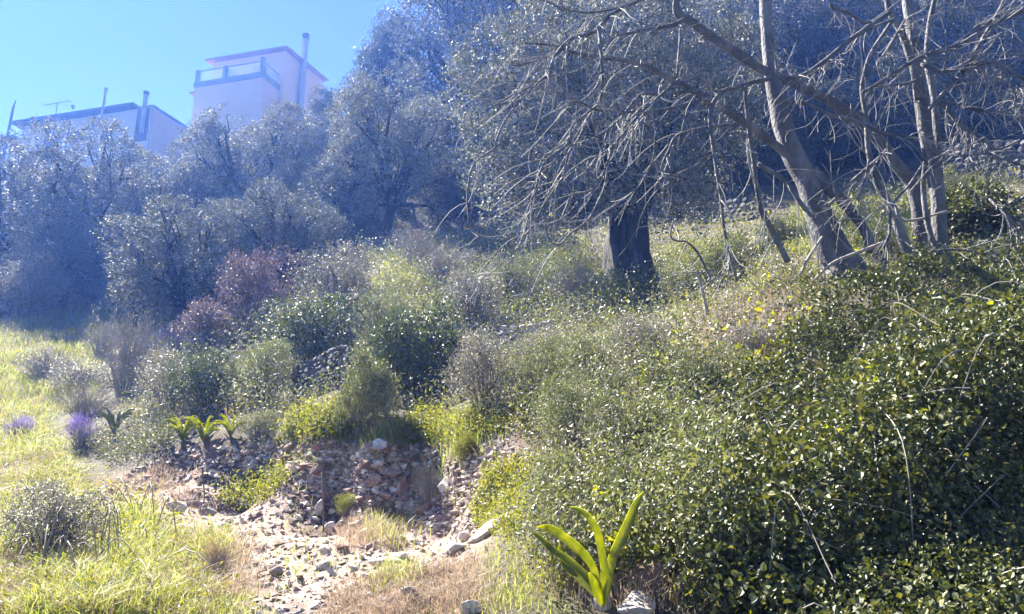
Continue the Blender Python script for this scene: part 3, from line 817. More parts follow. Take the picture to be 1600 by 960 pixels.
S(185, 620, 120, 150, "twiggy", "grey", "bare-looking lilac-grey bush with thin upright branches left of the lilac flowers", stem=M["pale_stem"])
S(60, 600, 130, 55, "twiggy", "grey", "low grey heath bush across the upper left meadow")
S(110, 615, 120, 46, "loose", "grey", "low dark grey bush between the two bright grass strips of the upper meadow")
S(150, 560, 70, 60, "twiggy", "grey", "thin grey twigs at the right end of the upper meadow")
S(120, 660, 120, 60, "twiggy", "grey", "low grey twigs just above the violet flowers")
S(120, 704, 62, 56, "twiggy", "violet", "bushy plant covered in violet flowers beside the left meadow", name="flowering_plant")
S(250, 562, 100, 46, "twiggy", "violet", "lilac flowers in the shade under the dark wide evergreen tree", name="flowering_plant")
S(20, 690, 60, 40, "twiggy", "violet", "faint violet flowers at the left edge of the meadow", name="flowering_plant")
S(255, 640, 130, 85, "loose", "grey", "grey-leaved shrub left of the bright strap-leaved plants")
S(30, 505, 120, 100, "loose", "grey", "pale-leaved shrub at the far left edge of the upper meadow")
S(160, 480, 55, 65, "twiggy", "rust", "rust-coloured dead bush on the crest of the upper meadow")
S(760, 655, 130, 125, "loose", "grey", "grey-leaved shrub right of the dark hollow of the largest green shrub")
S(840, 650, 120, 120, "loose", "greygreen", "grey-green shrub below the pale wall stones")
S(840, 580, 110, 60, "loose", "grey", "low grey shrub hugging the pale wall stones")
S(920, 620, 120, 110, "loose", "greygreen", "yellowish grey shrub in the middle of the right-hand slope")
S(900, 730, 150, 130, "loose", "greygreen", "bluish shrub above the yellow weeds at the top of the bank")
S(1010, 740, 160, 120, "dense", "greygreen", "blue-green shrub behind the tall leaf of the big squill")
S(865, 800, 95, 85, "loose", "greygreen", "grey shrub between the gravel and the big squill")
S(1000, 820, 130, 90, "dense", "greygreen", "dark shrub just behind the big squill leaves")
S(1010, 590, 130, 90, "loose", "grey", "pale shrub above the single upright squill leaf")
S(1110, 650, 150, 100, "loose", "greygreen", "low pale shrub on the sunny slope left of the bramble thicket")
S(1120, 780, 160, 130, "dense", "greygreen", "dense shrub merging into the bramble thicket right of the big squill")
S(1180, 560, 130, 60, "twiggy", "grey", "dry grey twigs on the bare soil below the slim fig stem")
S(1135, 445, 130, 85, "dense", "greygreen", "dark leafy shrub below the shaded wall, left of the leaning fig trunk")
S(1380, 400, 130, 60, "loose", "green", "green shrub between the fig trunks")
S(1540, 395, 170, 100, "broad", "bramble", "leafy bramble bush right of the upright pale twin trunk")
S(1500, 320, 120, 55, "loose", "greygreen", "grey-green shrub below the right-hand shaded wall")
S(1480, 232, 150, 90, "dense", "oak_shaded", "dark bush on top of the right-hand shaded wall, behind the twin trunk")
S(1560, 222, 150, 90, "dense", "oak_shaded", "dark bush on top of the right-hand shaded wall, near the right edge")
S(1640, 228, 150, 100, "dense", "oak_shaded", "dark bush cut off by the right edge above the shaded wall")
S(1400, 262, 150, 80, "dense", "oak_shaded", "dark bush in the shade between the slim fig stem and the twin trunk")
S(1320, 262, 130, 80, "dense", "oak_shaded", "dark bush in the shade right of the thick leaning fig trunk")
S(1230, 290, 120, 70, "dense", "oak_shaded", "dark bush in the shade left of the thick leaning fig trunk")
S(1230, 390, 90, 60, "loose", "green", "green shrub behind the slim leaning fig stem")
S(60, 872, 180, 110, "loose", "grey", "tall grey weeds with faded flower heads at the left edge of the foreground", name="weed_clump")
S(335, 895, 70, 45, "twiggy", "rust", "brown twiggy tuft in the bright grass beside the gravel path", name="weed_clump")
S(670, 790, 80, 60, "twiggy", "greygreen", "dark trailing twigs on the bank left of the tall white stone", name="weed_clump")
S(730, 735, 45, 40, "dense", "weeds", "small bright green tuft on the bank right of the tall white stone", name="weed_clump")
S(540, 810, 36, 30, "loose", "weeds", "small bright tuft among the stones of the path", name="weed_clump")
S(395, 690, 80, 40, "loose", "greygreen", "dark weeds hanging on the shaded bank right of the strap-leaved plants", name="weed_clump")

# brambles
rng = np.random.default_rng(33)
BB = pt(1330, 800, 4.0); BB[2] = zt(BB[0], BB[1])
BR = thing("bramble_thicket", BB, "big dark bramble thicket filling the lower right corner", "brambles")
bl, low_bl = [], []
for px, py, d, r in [(1600, 460, 5.9, 0.42), (1530, 470, 5.9, 0.40), (1450, 480, 5.9, 0.36), (1380, 500, 5.9, 0.36), (1300, 520, 5.9, 0.32), (1270, 575, 5.6, 0.28),
                     (1640, 540, 5.2, 0.55), (1550, 560, 5.1, 0.5), (1460, 570, 5.1, 0.45), (1370, 590, 5.1, 0.42), (1290, 620, 5.0, 0.38), (1220, 660, 4.8, 0.33),
                     (1650, 640, 4.6, 0.55), (1560, 660, 4.5, 0.5), (1460, 670, 4.5, 0.46), (1370, 690, 4.4, 0.42), (1280, 710, 4.3, 0.36), (1210, 740, 4.2, 0.30),
                     (1660, 760, 4.1, 0.5), (1570, 770, 4.0, 0.46), (1470, 780, 4.0, 0.42), (1380, 800, 3.9, 0.38), (1290, 810, 3.8, 0.33), (1200, 830, 3.7, 0.28),
                     (1650, 870, 3.6, 0.45), (1560, 880, 3.5, 0.4), (1460, 890, 3.5, 0.36), (1360, 900, 3.45, 0.32), (1270, 910, 3.4, 0.27), (1190, 930, 3.3, 0.22), (1620, 970, 3.2, 0.35), (1500, 980, 3.1, 0.32), (1380, 990, 3.1, 0.28), (1270, 990, 3.1, 0.22), (1760, 480, 5.9, 0.42), (1760, 600, 5, 0.5), (1770, 720, 4.4, 0.5), (1780, 840, 3.8, 0.45), (1780, 960, 3.2, 0.4), (1600, 1060, 2.85, 0.34), (1480, 1060, 2.85, 0.32), (1360, 1060, 2.85, 0.28), (1250, 1050, 2.9, 0.22), (1180, 1010, 3.0, 0.16), (1110, 940, 3.2, 0.14), (1150, 900, 3.4, 0.18), (1150, 800, 3.4, 0.2), (1120, 700, 3.4, 0.18), (1170, 640, 3.4, 0.2),]:
    c = hit1(px, py)
    if py > 740 and px > 1240:
        r *= 0.55
    c = c + np.array([0, -0.25, 0.75]) * r * 0.35
    (low_bl if py > 740 and px > 1240 else bl).append((*(c - BB), r))
top_bl, bl = bl, []
for px in range(1200, 1700, 48):          # the steep shaded front of the thicket
    cr = float(np.interp(px, [1200, 1300, 1400, 1500, 1680], [780, 680, 595, 535, 490])) + 26 * (noise(np.array([[px * 0.02, 3.0]]), 5)[0] - 0.5)
    dd = float(np.interp(px, [1200, 1680], [3.15, 3.45]))
    for py in np.arange(cr + 30, cr + 330, 60):
        q = pt(px + 14 * rng.normal(), py, dd + 0.10 * rng.normal() - 0.0007 * (py - cr))
        if q[2] > zt(q[0], q[1]) - 0.1:
            bl.append((*(q - BB), 0.19 + 0.06 * rng.random()))
    q = pt(px, cr + 20, dd + 0.45)
    bl.append((*(q - BB), 0.26))
front_bl = bl
V, F = merge([foliage(top_bl, 25000, 4, 0.10, 0.0235, 0.017, rng, seed=333, cull=0.41, bump=0.8, nscale=1.3, spread=0.8, ovate=True, face=1.6, vary=1.2), foliage(low_bl, 14000, 4, 0.075, 0.0165, 0.0125, rng, seed=341, cull=0.40, bump=0.6, nscale=1.2, spread=0.9, up=-0.2, ovate=True, face=0.3, vary=1.2),
              foliage(front_bl, 12500, 4, 0.10, 0.022, 0.016, rng, seed=339, cull=0.38, bump=0.6, nscale=0.9, spread=0.9, up=-0.3, ovate=True, face=0.1, vary=1.2)])
bl = top_bl + front_bl + low_bl
link("leaves", mesh_np("leaves", V, [F], [M["bramble"]]), BR, kind="stuff")
V, F = foliage(top_bl + front_bl, 460, 2, 0.10, 0.028, 0.021, rng, seed=334, cull=0.2, bump=0.7, nscale=1.3, ovate=True, vary=1.2)
link("yellow_leaves", mesh_np("yellow_leaves", V, [F], [M["ivy"]]), BR, kind="stuff")
g = Geo()
p, d = blob_sprigs(bl, 300, rng, cull=0.1, seed=335)
for a, n in zip(p, d):
    L_ = 0.2 + 0.5 * rng.random()
    t = unit(np.cross(n, rng.normal(size=3)) + UP * 0.2)
    g.tube(spline([a - t * L_ * 0.5 - n * 0.16, a + n * 0.08, a + t * L_ * 0.5 - n * 0.10 - UP * 0.08], 12), np.full(12, 0.0021), 4, cap=False)
link("canes", g.mesh("canes", [M["pale_stem"]]), BR, kind="stuff")

# ------------------------------------------------------------------ ground cover
BARE = [(1070, 520), (1130, 480), (1250, 465), (1262, 500), (1215, 560), (1150, 590), (1110, 640), (1085, 600)]
_sq = hit1(941, 945)          # nothing tall grows right in front of the big squill
def sprigs_on(poly, n, rng, per, slen, lg, wd, up=1.2, ref=8.0, lift=0.0, clump=0.0):
    p = sample(poly, n, rng)
    _bx, _by = proj(p)
    p = p[~(inside(BARE, _bx, _by) & (rng.random(len(p)) < 0.6))]
    p = p[~((np.abs(p[:, 0] - _sq[0] - 0.03) < 0.26) & (p[:, 1] < _sq[1] + 0.12))]
    m = len(p)
    sc = (0.45 + 0.55 * p[:, 1] / ref)
    if clump:
        f = fbm(p * np.array([0.9, 0.9, 0.9]) * clump, 41, 2)
        p = p[f > 0.42]; m = len(p); lift = lift + np.maximum(f[f > 0.42] - 0.45, 0)[:, None] * 1.6 * rng.random((m, 1))
        lift = (lift * UP)[:, None]
    sc = (0.45 + 0.55 * p[:, 1] / ref)
    a = unit(rng.normal(size=(m, 3)) * 0.6 + np.array([0, 0, up]))
    t = (np.arange(per) + 0.3) / per
    h = sc * (0.6 + 0.8 * rng.random(m)) * (0.4 + 1.2 * fbm(p * 1.3, 77, 2))
    P = p[:, None] + a[:, None] * (t[None, :, None] * slen * h[:, None, None]) + rng.normal(size=(m, per, 3)) * (slen * 0.14 * sc)[:, None, None] + (lift if clump else UP * lift)
    A = unit(a[:, None] * 0.5 + rng.normal(size=(m, per, 3)) * 0.9)
    s = np.repeat(sc, per) * (0.6 + 0.7 * rng.random(m * per))
    return leaf_quads(P.reshape(-1, 3), A.reshape(-1, 3), lg * s, wd * s, rng)

rng = np.random.default_rng(55)
SLOPE = [(180, 560), (260, 540), (420, 520), (480, 420), (600, 385), (800, 365), (900, 400), (1100, 420), (1240, 440), (1300, 480), (1220, 600), (1180, 760), (1130, 960), (860, 960), (830, 860), (850, 740), (800, 680), (640, 650), (560, 660), (440, 665), (300, 660), (200, 670)]
UPPER = [(560, 400), (700, 370), (900, 360), (1180, 350), (1300, 330), (1600, 270), (1600, 430), (1300, 430), (1100, 500), (900, 520), (560, 500)]
V, F = merge([sprigs_on([(110, 690), (260, 640), (275, 700), (180, 728)], 500, rng, 8, 0.2, 0.034, 0.014), sprigs_on(SLOPE, 10000, rng, 8, 0.30, 0.040, 0.019, clump=1.3), sprigs_on(UPPER, 5000, rng, 8, 0.28, 0.038, 0.017, clump=1.0)])
link("undergrowth", mesh_np("undergrowth", V, [F], [M["greygreen"]]), kind="stuff", label="low grey-green undergrowth covering the slope", category="undergrowth")
V, F = sprigs_on([(1000, 620), (1060, 540), (1240, 470), (1310, 520), (1220, 640), (1180, 900), (1110, 965), (1080, 965), (1060, 860), (980, 740)], 4200, rng, 4, 0.30, 0.040, 0.028, clump=1.5)
link("bramble_runners", mesh_np("bramble_runners", V, [F], [M["bramble_pale"]]), kind="stuff", label="low bramble runners creeping over the sunny slope", category="brambles")
V, F = merge([sprigs_on([(110, 690), (260, 640), (275, 700), (180, 728)], 300, rng, 8, 0.24, 0.034, 0.010), sprigs_on(SLOPE, 6000, rng, 7, 0.34, 0.038, 0.014, clump=1.7), sprigs_on(UPPER, 2200, rng, 7, 0.30, 0.036, 0.014)])
link("dry_undergrowth", mesh_np("dry_undergrowth", V, [F], [M["grey"]]), kind="stuff", label="dry lilac-grey stalks and leaves among the undergrowth", category="undergrowth")
WEED = [MEADOW[0], [(0, 700), (130, 720), (250, 790), (330, 850), (300, 900), (0, 800)], SLOPE, UPPER, [(430, 690), (470, 640), (560, 640), (545, 685)], [(615, 700), (640, 655), (790, 655), (790, 680), (660, 700)], [(740, 800), (760, 740), (840, 720), (845, 800), (800, 850), (740, 830)],
        [(330, 790), (440, 735), (460, 750), (400, 800)], [(600, 420), (800, 370), (880, 400), (700, 440)], [(870, 430), (900, 370), (940, 440)], [(1030, 450), (1060, 380), (1120, 380), (1110, 450)], [(1240, 330), (1420, 290), (1430, 370), (1330, 390)], [(690, 500), (760, 440), (800, 480)]]
V, F = merge([sprigs_on(w, n, rng, 8, 0.16, 0.034, 0.014) for w, n in zip(WEED, (500, 350, 5000, 3600, 700, 900, 900, 420, 500, 200, 260, 500, 160))])
link("weeds", mesh_np("weeds", V, [F], [M["weeds"]]), kind="stuff", label="bright yellow-green weeds in patches on the ledges", category="weeds")
V, F = merge([sprigs_on([(1050, 560), (1240, 470), (1300, 520), (1200, 640), (1150, 900), (1000, 940), (880, 900), (1000, 700)], 700, rng, 2, 0.2, 0.075, 0.055, lift=0.08), sprigs_on(UPPER, 260, rng, 2, 0.25, 0.07, 0.045, lift=0.1)])
link("yellow_leaves", mesh_np("yellow_leaves", V, [F], [M["ivy"]]), kind="stuff", label="scattered bright yellow-green leaves on the slope", category="leaves")

def grass(poly, n, per, h, w, rng, spread=0.06, lean=0.5, ref=5.0, patch=0.0):
    p = sample(poly, n, rng)
    if patch:
        p = p[fbm(p * 1.6, 12, 2) > patch]
    m = len(p)
    sc = 0.5 + 0.5 * p[:, 1] / ref
    hh = h * (0.45 + 1.1 * fbm(p * 0.9, 5, 2)) * np.minimum(sc, 2.2)
    b = np.repeat(p, per, 0); H_ = np.repeat(hh, per) * (0.5 + 0.7 * rng.random(m * per)); sc = np.repeat(sc, per)
    off = rng.normal(size=(m * per, 2)) * (spread * np.minimum(sc, 2))[:, None]
    b = b + np.concatenate([off, np.zeros((m * per, 1))], 1)
    b[:, 2] = zt(b[:, 0], b[:, 1]) - 0.01
    dirn = unit(np.concatenate([off * 8 + rng.normal(size=off.shape) * 0.5, np.zeros((m * per, 1))], 1))
    side = unit(np.cross(dirn, UP) + rng.normal(size=(m * per, 3)) * 0.5)
    ln = lean * (0.3 + rng.random(m * per))
    mid = b + UP * (H_ * 0.55)[:, None] + dirn * (H_ * ln * 0.25)[:, None]
    tip = b + UP * (H_ * (1 - 0.25 * ln))[:, None] + dirn * (H_ * ln)[:, None]
    ww = (w * sc * (0.6 + 0.8 * rng.random(m * per)))[:, None]
    V = np.stack([b - side * ww * 0.5, b + side * ww * 0.5, mid + side * ww * 0.42, mid - side * ww * 0.42, tip], 1).reshape(-1, 3)
    k = np.arange(m * per) * 5
    return V, np.stack([k, k + 1, k + 2, k + 3], -1), np.stack([k + 3, k + 2, k + 4], -1)

def grass_obj(name, parts, mat, label, cat="grass"):
    V, Q, T_, n = [], [], [], 0
    for v, q, t in parts:
        V.append(v); Q.append(q + n); T_.append(t + n); n += len(v)
    link(name, mesh_np(name, np.concatenate(V), [np.concatenate(Q), np.concatenate(T_)], [mat]), kind="stuff", label=label, category=cat)

rng = np.random.default_rng(66)
grass_obj("grass", [grass(MEADOW[0], 3600, 12, 0.085, 0.0038, rng, patch=0.42, lean=0.8), grass(MEADOW[0], 700, 14, 0.16, 0.004, rng, patch=0.56, lean=0.8), grass([(0, 935), (400, 935), (420, 970), (0, 970)], 200, 13, 0.10, 0.0035, rng), grass(MEADOW[1], 1500, 12, 0.14, 0.006, rng, ref=8), grass(MEADOW[2], 500, 10, 0.10, 0.005, rng), grass(MEADOW[3], 1600, 12, 0.10, 0.0042, rng), grass(MEADOW[4], 600, 12, 0.14, 0.006, rng, ref=8),
                    grass([(575, 815), (635, 810), (645, 840), (590, 850)], 40, 14, 0.13, 0.0035, rng), grass([(590, 890), (640, 885), (650, 915), (590, 920)], 40, 14, 0.12, 0.0035, rng),
                    grass([(300, 840), (350, 835), (360, 880), (305, 890)], 50, 14, 0.15, 0.0045, rng), grass([(170, 790), (240, 800), (250, 900), (180, 900)], 110, 13, 0.15, 0.004, rng), grass(PATH, 420, 7, 0.07, 0.004, rng, patch=0.5), grass([(575, 405), (720, 368), (900, 372), (940, 440), (760, 450), (600, 450)], 2300, 11, 0.15, 0.004, rng, ref=8, patch=0.38), grass([(1180, 400), (1250, 320), (1420, 285), (1460, 380), (1340, 400)], 1300, 11, 0.17, 0.004, rng, ref=8), grass([(1020, 460), (1040, 390), (1150, 380), (1140, 450)], 700, 11, 0.16, 0.004, rng, ref=8), grass([(760, 860), (840, 810), (870, 960), (740, 970)], 160, 9, 0.07, 0.004, rng)],
          M["grass"], "bright yellow-green grass of the meadow and path edges")
grass_obj("dry_grass", [grass([(530, 915), (730, 880), (750, 960), (510, 970)], 460, 13, 0.11, 0.0028, rng, lean=0.9), grass([(280, 850), (380, 840), (390, 940), (290, 940)], 130, 12, 0.17, 0.003, rng, lean=0.8),
                        grass([(540, 820), (600, 810), (620, 850), (540, 860)], 90, 12, 0.12, 0.003, rng, lean=0.8), grass(MEADOW[0], 1500, 9, 0.13, 0.0026, rng, lean=1.0), grass(MEADOW[1], 500, 9, 0.16, 0.005, rng, ref=8, lean=0.9),
                        grass([(150, 760), (260, 720), (340, 820), (240, 800)], 200, 8, 0.08, 0.003, rng), grass(BARE, 110, 7, 0.10, 0.0035, rng, lean=1.0), grass(SLOPE, 1500, 6, 0.22, 0.003, rng, ref=7, lean=0.8), grass([(960, 950), (980, 880), (1060, 870), (1050, 960)], 60, 12, 0.12, 0.003, rng)],
          M["dry"], "dry pinkish straw grass along the path")

# ------------------------------------------------------------------ stones
def hull(seed, n, squash=(1, 1, 1), jag=0.0):
    r = np.random.default_rng(seed)
    bm = bmesh.new()
    for v in unit(r.normal(size=(n, 3))) * (0.75 + 0.25 * r.random((n, 1))) * np.array(squash):
        bm.verts.new(v * 0.5)
    bmesh.ops.convex_hull(bm, input=bm.verts[:])
    for v in [v for v in bm.verts if not v.link_faces]:
        bm.verts.remove(v)
    if jag:
        bmesh.ops.bevel(bm, geom=bm.edges[:], offset=jag, segments=1, affect='EDGES')
    me = bpy.data.meshes.new("stone")
    bm.to_mesh(me); bm.free()
    me.polygons.foreach_set("use_smooth", np.zeros(len(me.polygons), bool))
    return me
HULLS = [hull(200 + k, 15, (1, 0.85, 0.6 + 0.06 * k)) for k in range(8)]
BIG = [hull(300 + k, 13, (1, 0.8, 0.62), 0.022) for k in range(5)]

def rock(px, base_py, w, h, mat, label, big=True, k=0, rot=0.0, group=None, name="rock", tilt=0.0, depth=None):
    p = hit1(px, base_py)
    sx, sz = w / FPX * p[1], h / FPX * p[1]
    me = (BIG if big else HULLS)[k % (5 if big else 8)]
    o = link(name, me, None, M[mat], label=label, category="rock")
    if group:
        o["group"] = group
    o.scale = (sx, (sx + sz) * 0.5, sz / 0.7)
    o.rotation_euler = (0, tilt, rot)
    o.location = (p[0], p[1] + sx * 0.2, p[2] + sz * 0.22)
    return o
rock(695, 772, 30, 52, "lime", "tall white stone standing on end at the right of the rubble bank", k=0, rot=0.3)
rock(512, 832, 42, 30, "lime", "white tilted slab on the path left of the grass tuft", k=1, tilt=-0.4)
rock(270, 800, 48, 26, "lime", "pale flat-topped stone at the left edge of the gravel path", k=2)
rock(706, 868, 62, 32, "lime", "long white slab lying on the path below the bank", k=3, tilt=-0.35)
rock(602, 885, 78, 22, "lime", "flat pale slab half hidden by the grass tuft on the path", k=4)
rock(1000, 968, 130, 62, "lime", "white boulder in front of the big squill at the bottom edge", k=0, rot=1.0)
rock(1020, 925, 84, 84, "redstone", "brownish boulder just right of the big squill", k=1, rot=0.6)
rock(735, 962, 40, 34, "lime", "white stone at the bottom edge left of the brambles", k=2)
rock(1072, 532, 44, 30, "greystone", "grey stone on the bare soil of the sunny slope", k=3)
rock(497, 806, 16, 44, "lime", "narrow upright white stone in the middle of the path", k=4, tilt=0.15)
rock(690, 760, 60, 30, "greystone", "grey stone behind the tall white stone on the bank", k=1)
rock(800, 372, 130, 40, "greystone", "broad pale boulder under the left edge of the big olive", k=3, name="boulder")
rock(625, 735, 24, 26, "lime", "white stone beside the plastic bag on the bank", k=0, rot=2.0)
rock(630, 775, 40, 50, "redstone", "large reddish stone right of the white stone on the bank", k=2, rot=1.3)
rock(665, 800, 54, 24, "redstone", "reddish slab jutting from the lower bank", k=4, tilt=-0.3)
rock(755, 845, 90, 40, "lime", "pale rounded stone half buried below the yellow weeds", k=0, tilt=-0.5)
rock(505, 890, 34, 26, "lime", "white stone on the lower path", k=1, rot=0.7)
rock(320, 806, 40, 18, "greystone", "flat grey stone next to the pale flat-topped stone", k=2)
rock(345, 826, 44, 18, "lime", "long pale stone at the grass edge of the path", k=3)
rock(430, 900, 30, 24, "redstone", "brown stone in the lower left of the path", k=4)
rock(740, 412, 26, 18, "lime", "small white stone in the grass of the upper slope", k=1)
rock(640, 935, 40, 26, "lime", "pale stone poking out of the dry grass", k=2)
rock(1300, 540, 40, 20, "lime", "pale stone on the slope below the leaning fig trunk", k=0)

rng = np.random.default_rng(77)
BANK = [(430, 700), (500, 690), (600, 700), (680, 700), (700, 770), (640, 800), (560, 790), (500, 770), (430, 740)]
LOWER = [(340, 800), (440, 770), (560, 800), (700, 800), (740, 850), (690, 960), (400, 960), (400, 880)]
SLIDE = [(600, 780), (700, 770), (760, 700), (800, 700), (740, 840), (640, 830)]
LEFTB = [(180, 770), (260, 725), (420, 715), (430, 770), (330, 800)]
recs = [(BANK, 96, 10, 30, "redstone", "reddish broken stone in the rubble bank", "stones of the rubble bank"),
        (BANK, 30, 10, 26, "lime", "pale broken stone in the rubble bank", "pale stones of the rubble bank"),
        (SLIDE, 50, 7, 18, "redstone", "reddish stone on the stony slide below the bank", "stones of the slide"),
        (LOWER, 70, 8, 30, "lime", "pale loose stone on the gravel path", "pale stones of the path"),
        (LOWER, 36, 7, 18, "redstone", "pinkish loose stone on the gravel path", "pinkish stones of the path"),
        (LEFTB, 36, 6, 17, "lime", "pale loose stone on the left end of the path", "stones at the left end of the path")]
for poly, n, lo, hi, mat, label, grp in recs:
    ps = sample(poly, n, rng)
    for p in ps:
        s = (lo + (hi - lo) * rng.random() ** 2.2) / FPX * p[1] * 1.15
        o = link("stone", HULLS[rng.integers(8)], None, M[mat], label=label, category="stone", group=grp)
        o.scale = (s * 1.15, s * (0.6 + 0.5 * rng.random()), s * (0.35 + 0.55 * rng.random()))
        o.rotation_euler = tuple(rng.normal(size=3) * [0.3, 0.3, 2])
        o.location = (p[0], p[1], p[2] + s * 0.06)

# pebbles: too small to pick apart
pv, pf, n0 = [], [], 0
oc = np.array([[1, 0, 0], [-1, 0, 0], [0, 1, 0], [0, -1, 0], [0, 0, 1], [0, 0, -1]], float)
of = np.array([[0, 2, 4], [2, 1, 4], [1, 3, 4], [3, 0, 4], [2, 0, 5], [1, 2, 5], [3, 1, 5], [0, 3, 5]])
pp = np.concatenate([sample(PATH, 6500, rng), sample(BANK, 2600, rng), sample(SLIDE, 1500, rng), sample(BARE, 900, rng), sample([(250, 700), (430, 690), (430, 740), (260, 730)], 500, rng)])
m = len(pp)
s = (1.0 + 5.0 * rng.random(m) ** 4) / FPX * pp[:, 1]
V = oc[None] * (0.55 + 0.8 * rng.random((m, 6, 1))) + rng.normal(size=(m, 6, 3)) * 0.28
V = V * s[:, None, None] * np.array([1.25, 1, 0.8]) + pp[:, None] + UP * (s * 0.12)[:, None, None]
link("pebbles", mesh_np("pebbles", V.reshape(-1, 3), [(of[None] + np.arange(m)[:, None, None] * 6).reshape(-1, 3)], [M["pebble"]]), kind="stuff", label="small pinkish pebbles and gravel of the path", category="gravel")

def stone_wall(px0, py0, px1, py1, rows_, h_px, label, mat="greystone", d=None):
    a, b = hit1(px0, py0), hit1(px1, py1)
    if d:
        a, b = pt(px0, py0, d[0]), pt(px1, py1, d[1])
        a[2] = zt(a[0], a[1]); b[2] = zt(b[0], b[1])
    h = h_px / FPX * (a[1] + b[1]) / 2
    o = thing("stone_wall", a, label, "stone wall")
    t = b - a; Ln = np.linalg.norm(t[:2]); rh = h / rows_
    perp = unit(np.array([-t[1], t[0], 0]))
    ang = math.atan2(t[1], t[0])
    for r in range(rows_):
        x = -0.3 * rh * (r % 2)
        while x < Ln:
            w = rh * (0.9 + 1.3 * rng.random())
            f = min(max((x + w / 2) / Ln, 0), 1)
            q = t * f
            q[2] = zt(a[0] + q[0], a[1] + q[1]) - a[2] + rh * (r + 0.35) + rng.normal() * rh * 0.08
            c = link("stone", HULLS[rng.integers(8)], o, M[mat])
            c.location = q + perp * rng.normal() * rh * 0.12
            c.scale = (w * 1.15, rh * 1.5, rh * 1.55)
            c.rotation_euler = (rng.normal() * 0.15, rng.normal() * 0.12, ang + rng.normal() * 0.15)
            x += w
    return o
stone_wall(455, 625, 545, 618, 8, 70, "shaded dry stone wall below the rounded green shrub", "shadestone")
stone_wall(780, 548, 860, 540, 5, 42, "pale crumbling wall stones showing between shrubs at mid slope", "lime")
stone_wall(690, 535, 752, 528, 3, 26, "short low stretch of shaded wall left of the pale wall stones")
stone_wall(1070, 348, 1200, 340, 5, 40, "shaded dry stone wall right of the thick olive trunk", "shadestone")
stone_wall(1470, 292, 1625, 285, 7, 75, "shaded dry stone wall behind the branches at the right edge", "shadestone")

# ------------------------------------------------------------------ squills and other strap-leaved plants
def strap(P, width, seed=0, n=14, twist=0.0):
    """a channelled strap leaf along the points P"""
    P = spline(P, n)
    T_ = unit(np.gradient(P, axis=0))
    view = unit(np.array([0.25, -1.0, 0.35]))
    S_ = unit(np.cross(T_, np.broadcast_to(view, T_.shape)))
    N_ = np.cross(S_, T_)
    t = np.linspace(0, 1, n)
    w = width * np.interp(t, [0, 0.15, 0.5, 0.8, 0.93, 1], [0.55, 0.8, 1.0, 0.85, 0.5, 0.05])
    tw = twist * (t - 0.3)
    S2 = S_ * np.cos(tw)[:, None] + N_ * np.sin(tw)[:, None]
    N2 = np.cross(S2, T_)
    k = np.array([-1, -0.5, 0, 0.5, 1])
    V = P[:, None] + S2[:, None] * (k[None, :, None] * w[:, None, None] * 0.5) + N2[:, None] * ((k ** 2)[None, :, None] * w[:, None, None] * 0.22)
    V = np.concatenate([V.reshape(-1, 3), (V - N2[:, None] * 0.0015).reshape(-1, 3)])
    i = np.arange(n - 1)[:, None] * 5; j = np.arange(4)[None]
    q = np.stack([i + j, i + j + 1, i + 6 + j, i + 5 + j], -1).reshape(-1, 4)
    return V, np.concatenate([q, q[:, ::-1] + n * 5])

SB = hit1(941, 945)
SD = SB[1]
SQ = thing("squill", SB, "large bright green squill with long strap leaves in the right foreground", "plant")
for pts_, w_, ds, tw in [([(941, 942), (949, 905), (955, 875), (970, 842), (984, 812), (994, 788), (1006, 768)], 0.036, (0, 0.02, 0.04, 0.05), 0.5),
                         ([(941, 942), (944, 898), (940, 866), (933, 836), (921, 813), (908, 800), (890, 792)], 0.034, (0, -0.02, -0.06, -0.1), -0.7),
                         ([(941, 942), (928, 893), (914, 870), (898, 854), (880, 840), (858, 826), (839, 824)], 0.034, (0, -0.05, -0.1, -0.16), 0.6),
                         ([(941, 942), (921, 908), (901, 888), (880, 872), (862, 860), (845, 843), (828, 829)], 0.033, (0, 0.06, 0.1, 0.14), -0.5),
                         ([(941, 942), (905, 905), (886, 888), (878, 868), (874, 850)], 0.032, (0, 0.1, 0.14, 0.16), 0.3),
                         ([(941, 945), (934, 928), (928, 910), (920, 895)], 0.040, (-0.03, -0.06, -0.08, -0.1), 0.0),
                         ([(941, 945), (946, 925), (952, 905), (954, 885)], 0.032, (0.04, 0.06, 0.08, 0.1), 0.0)]:
    dd = np.interp(np.linspace(0, 1, len(pts_)), np.linspace(0, 1, 4), ds)
    P = np.array([pt(a, b, SD - 0.12 + q) for (a, b), q in zip(pts_, dd)]) - SB
    V, F = strap(P, w_, twist=tw)
    link("leaf", mesh_np("leaf", V, [F], [M["squill"]], True), SQ)
g = Geo()
g.tube(spline([[0, 0, -0.06], [0, 0, 0], [0, 0, 0.05]], 6), [0.02, 0.035, 0.04, 0.035, 0.028, 0.02], 10)
link("bulb", g.mesh("bulb", [M["pale_stem"]], True), SQ)

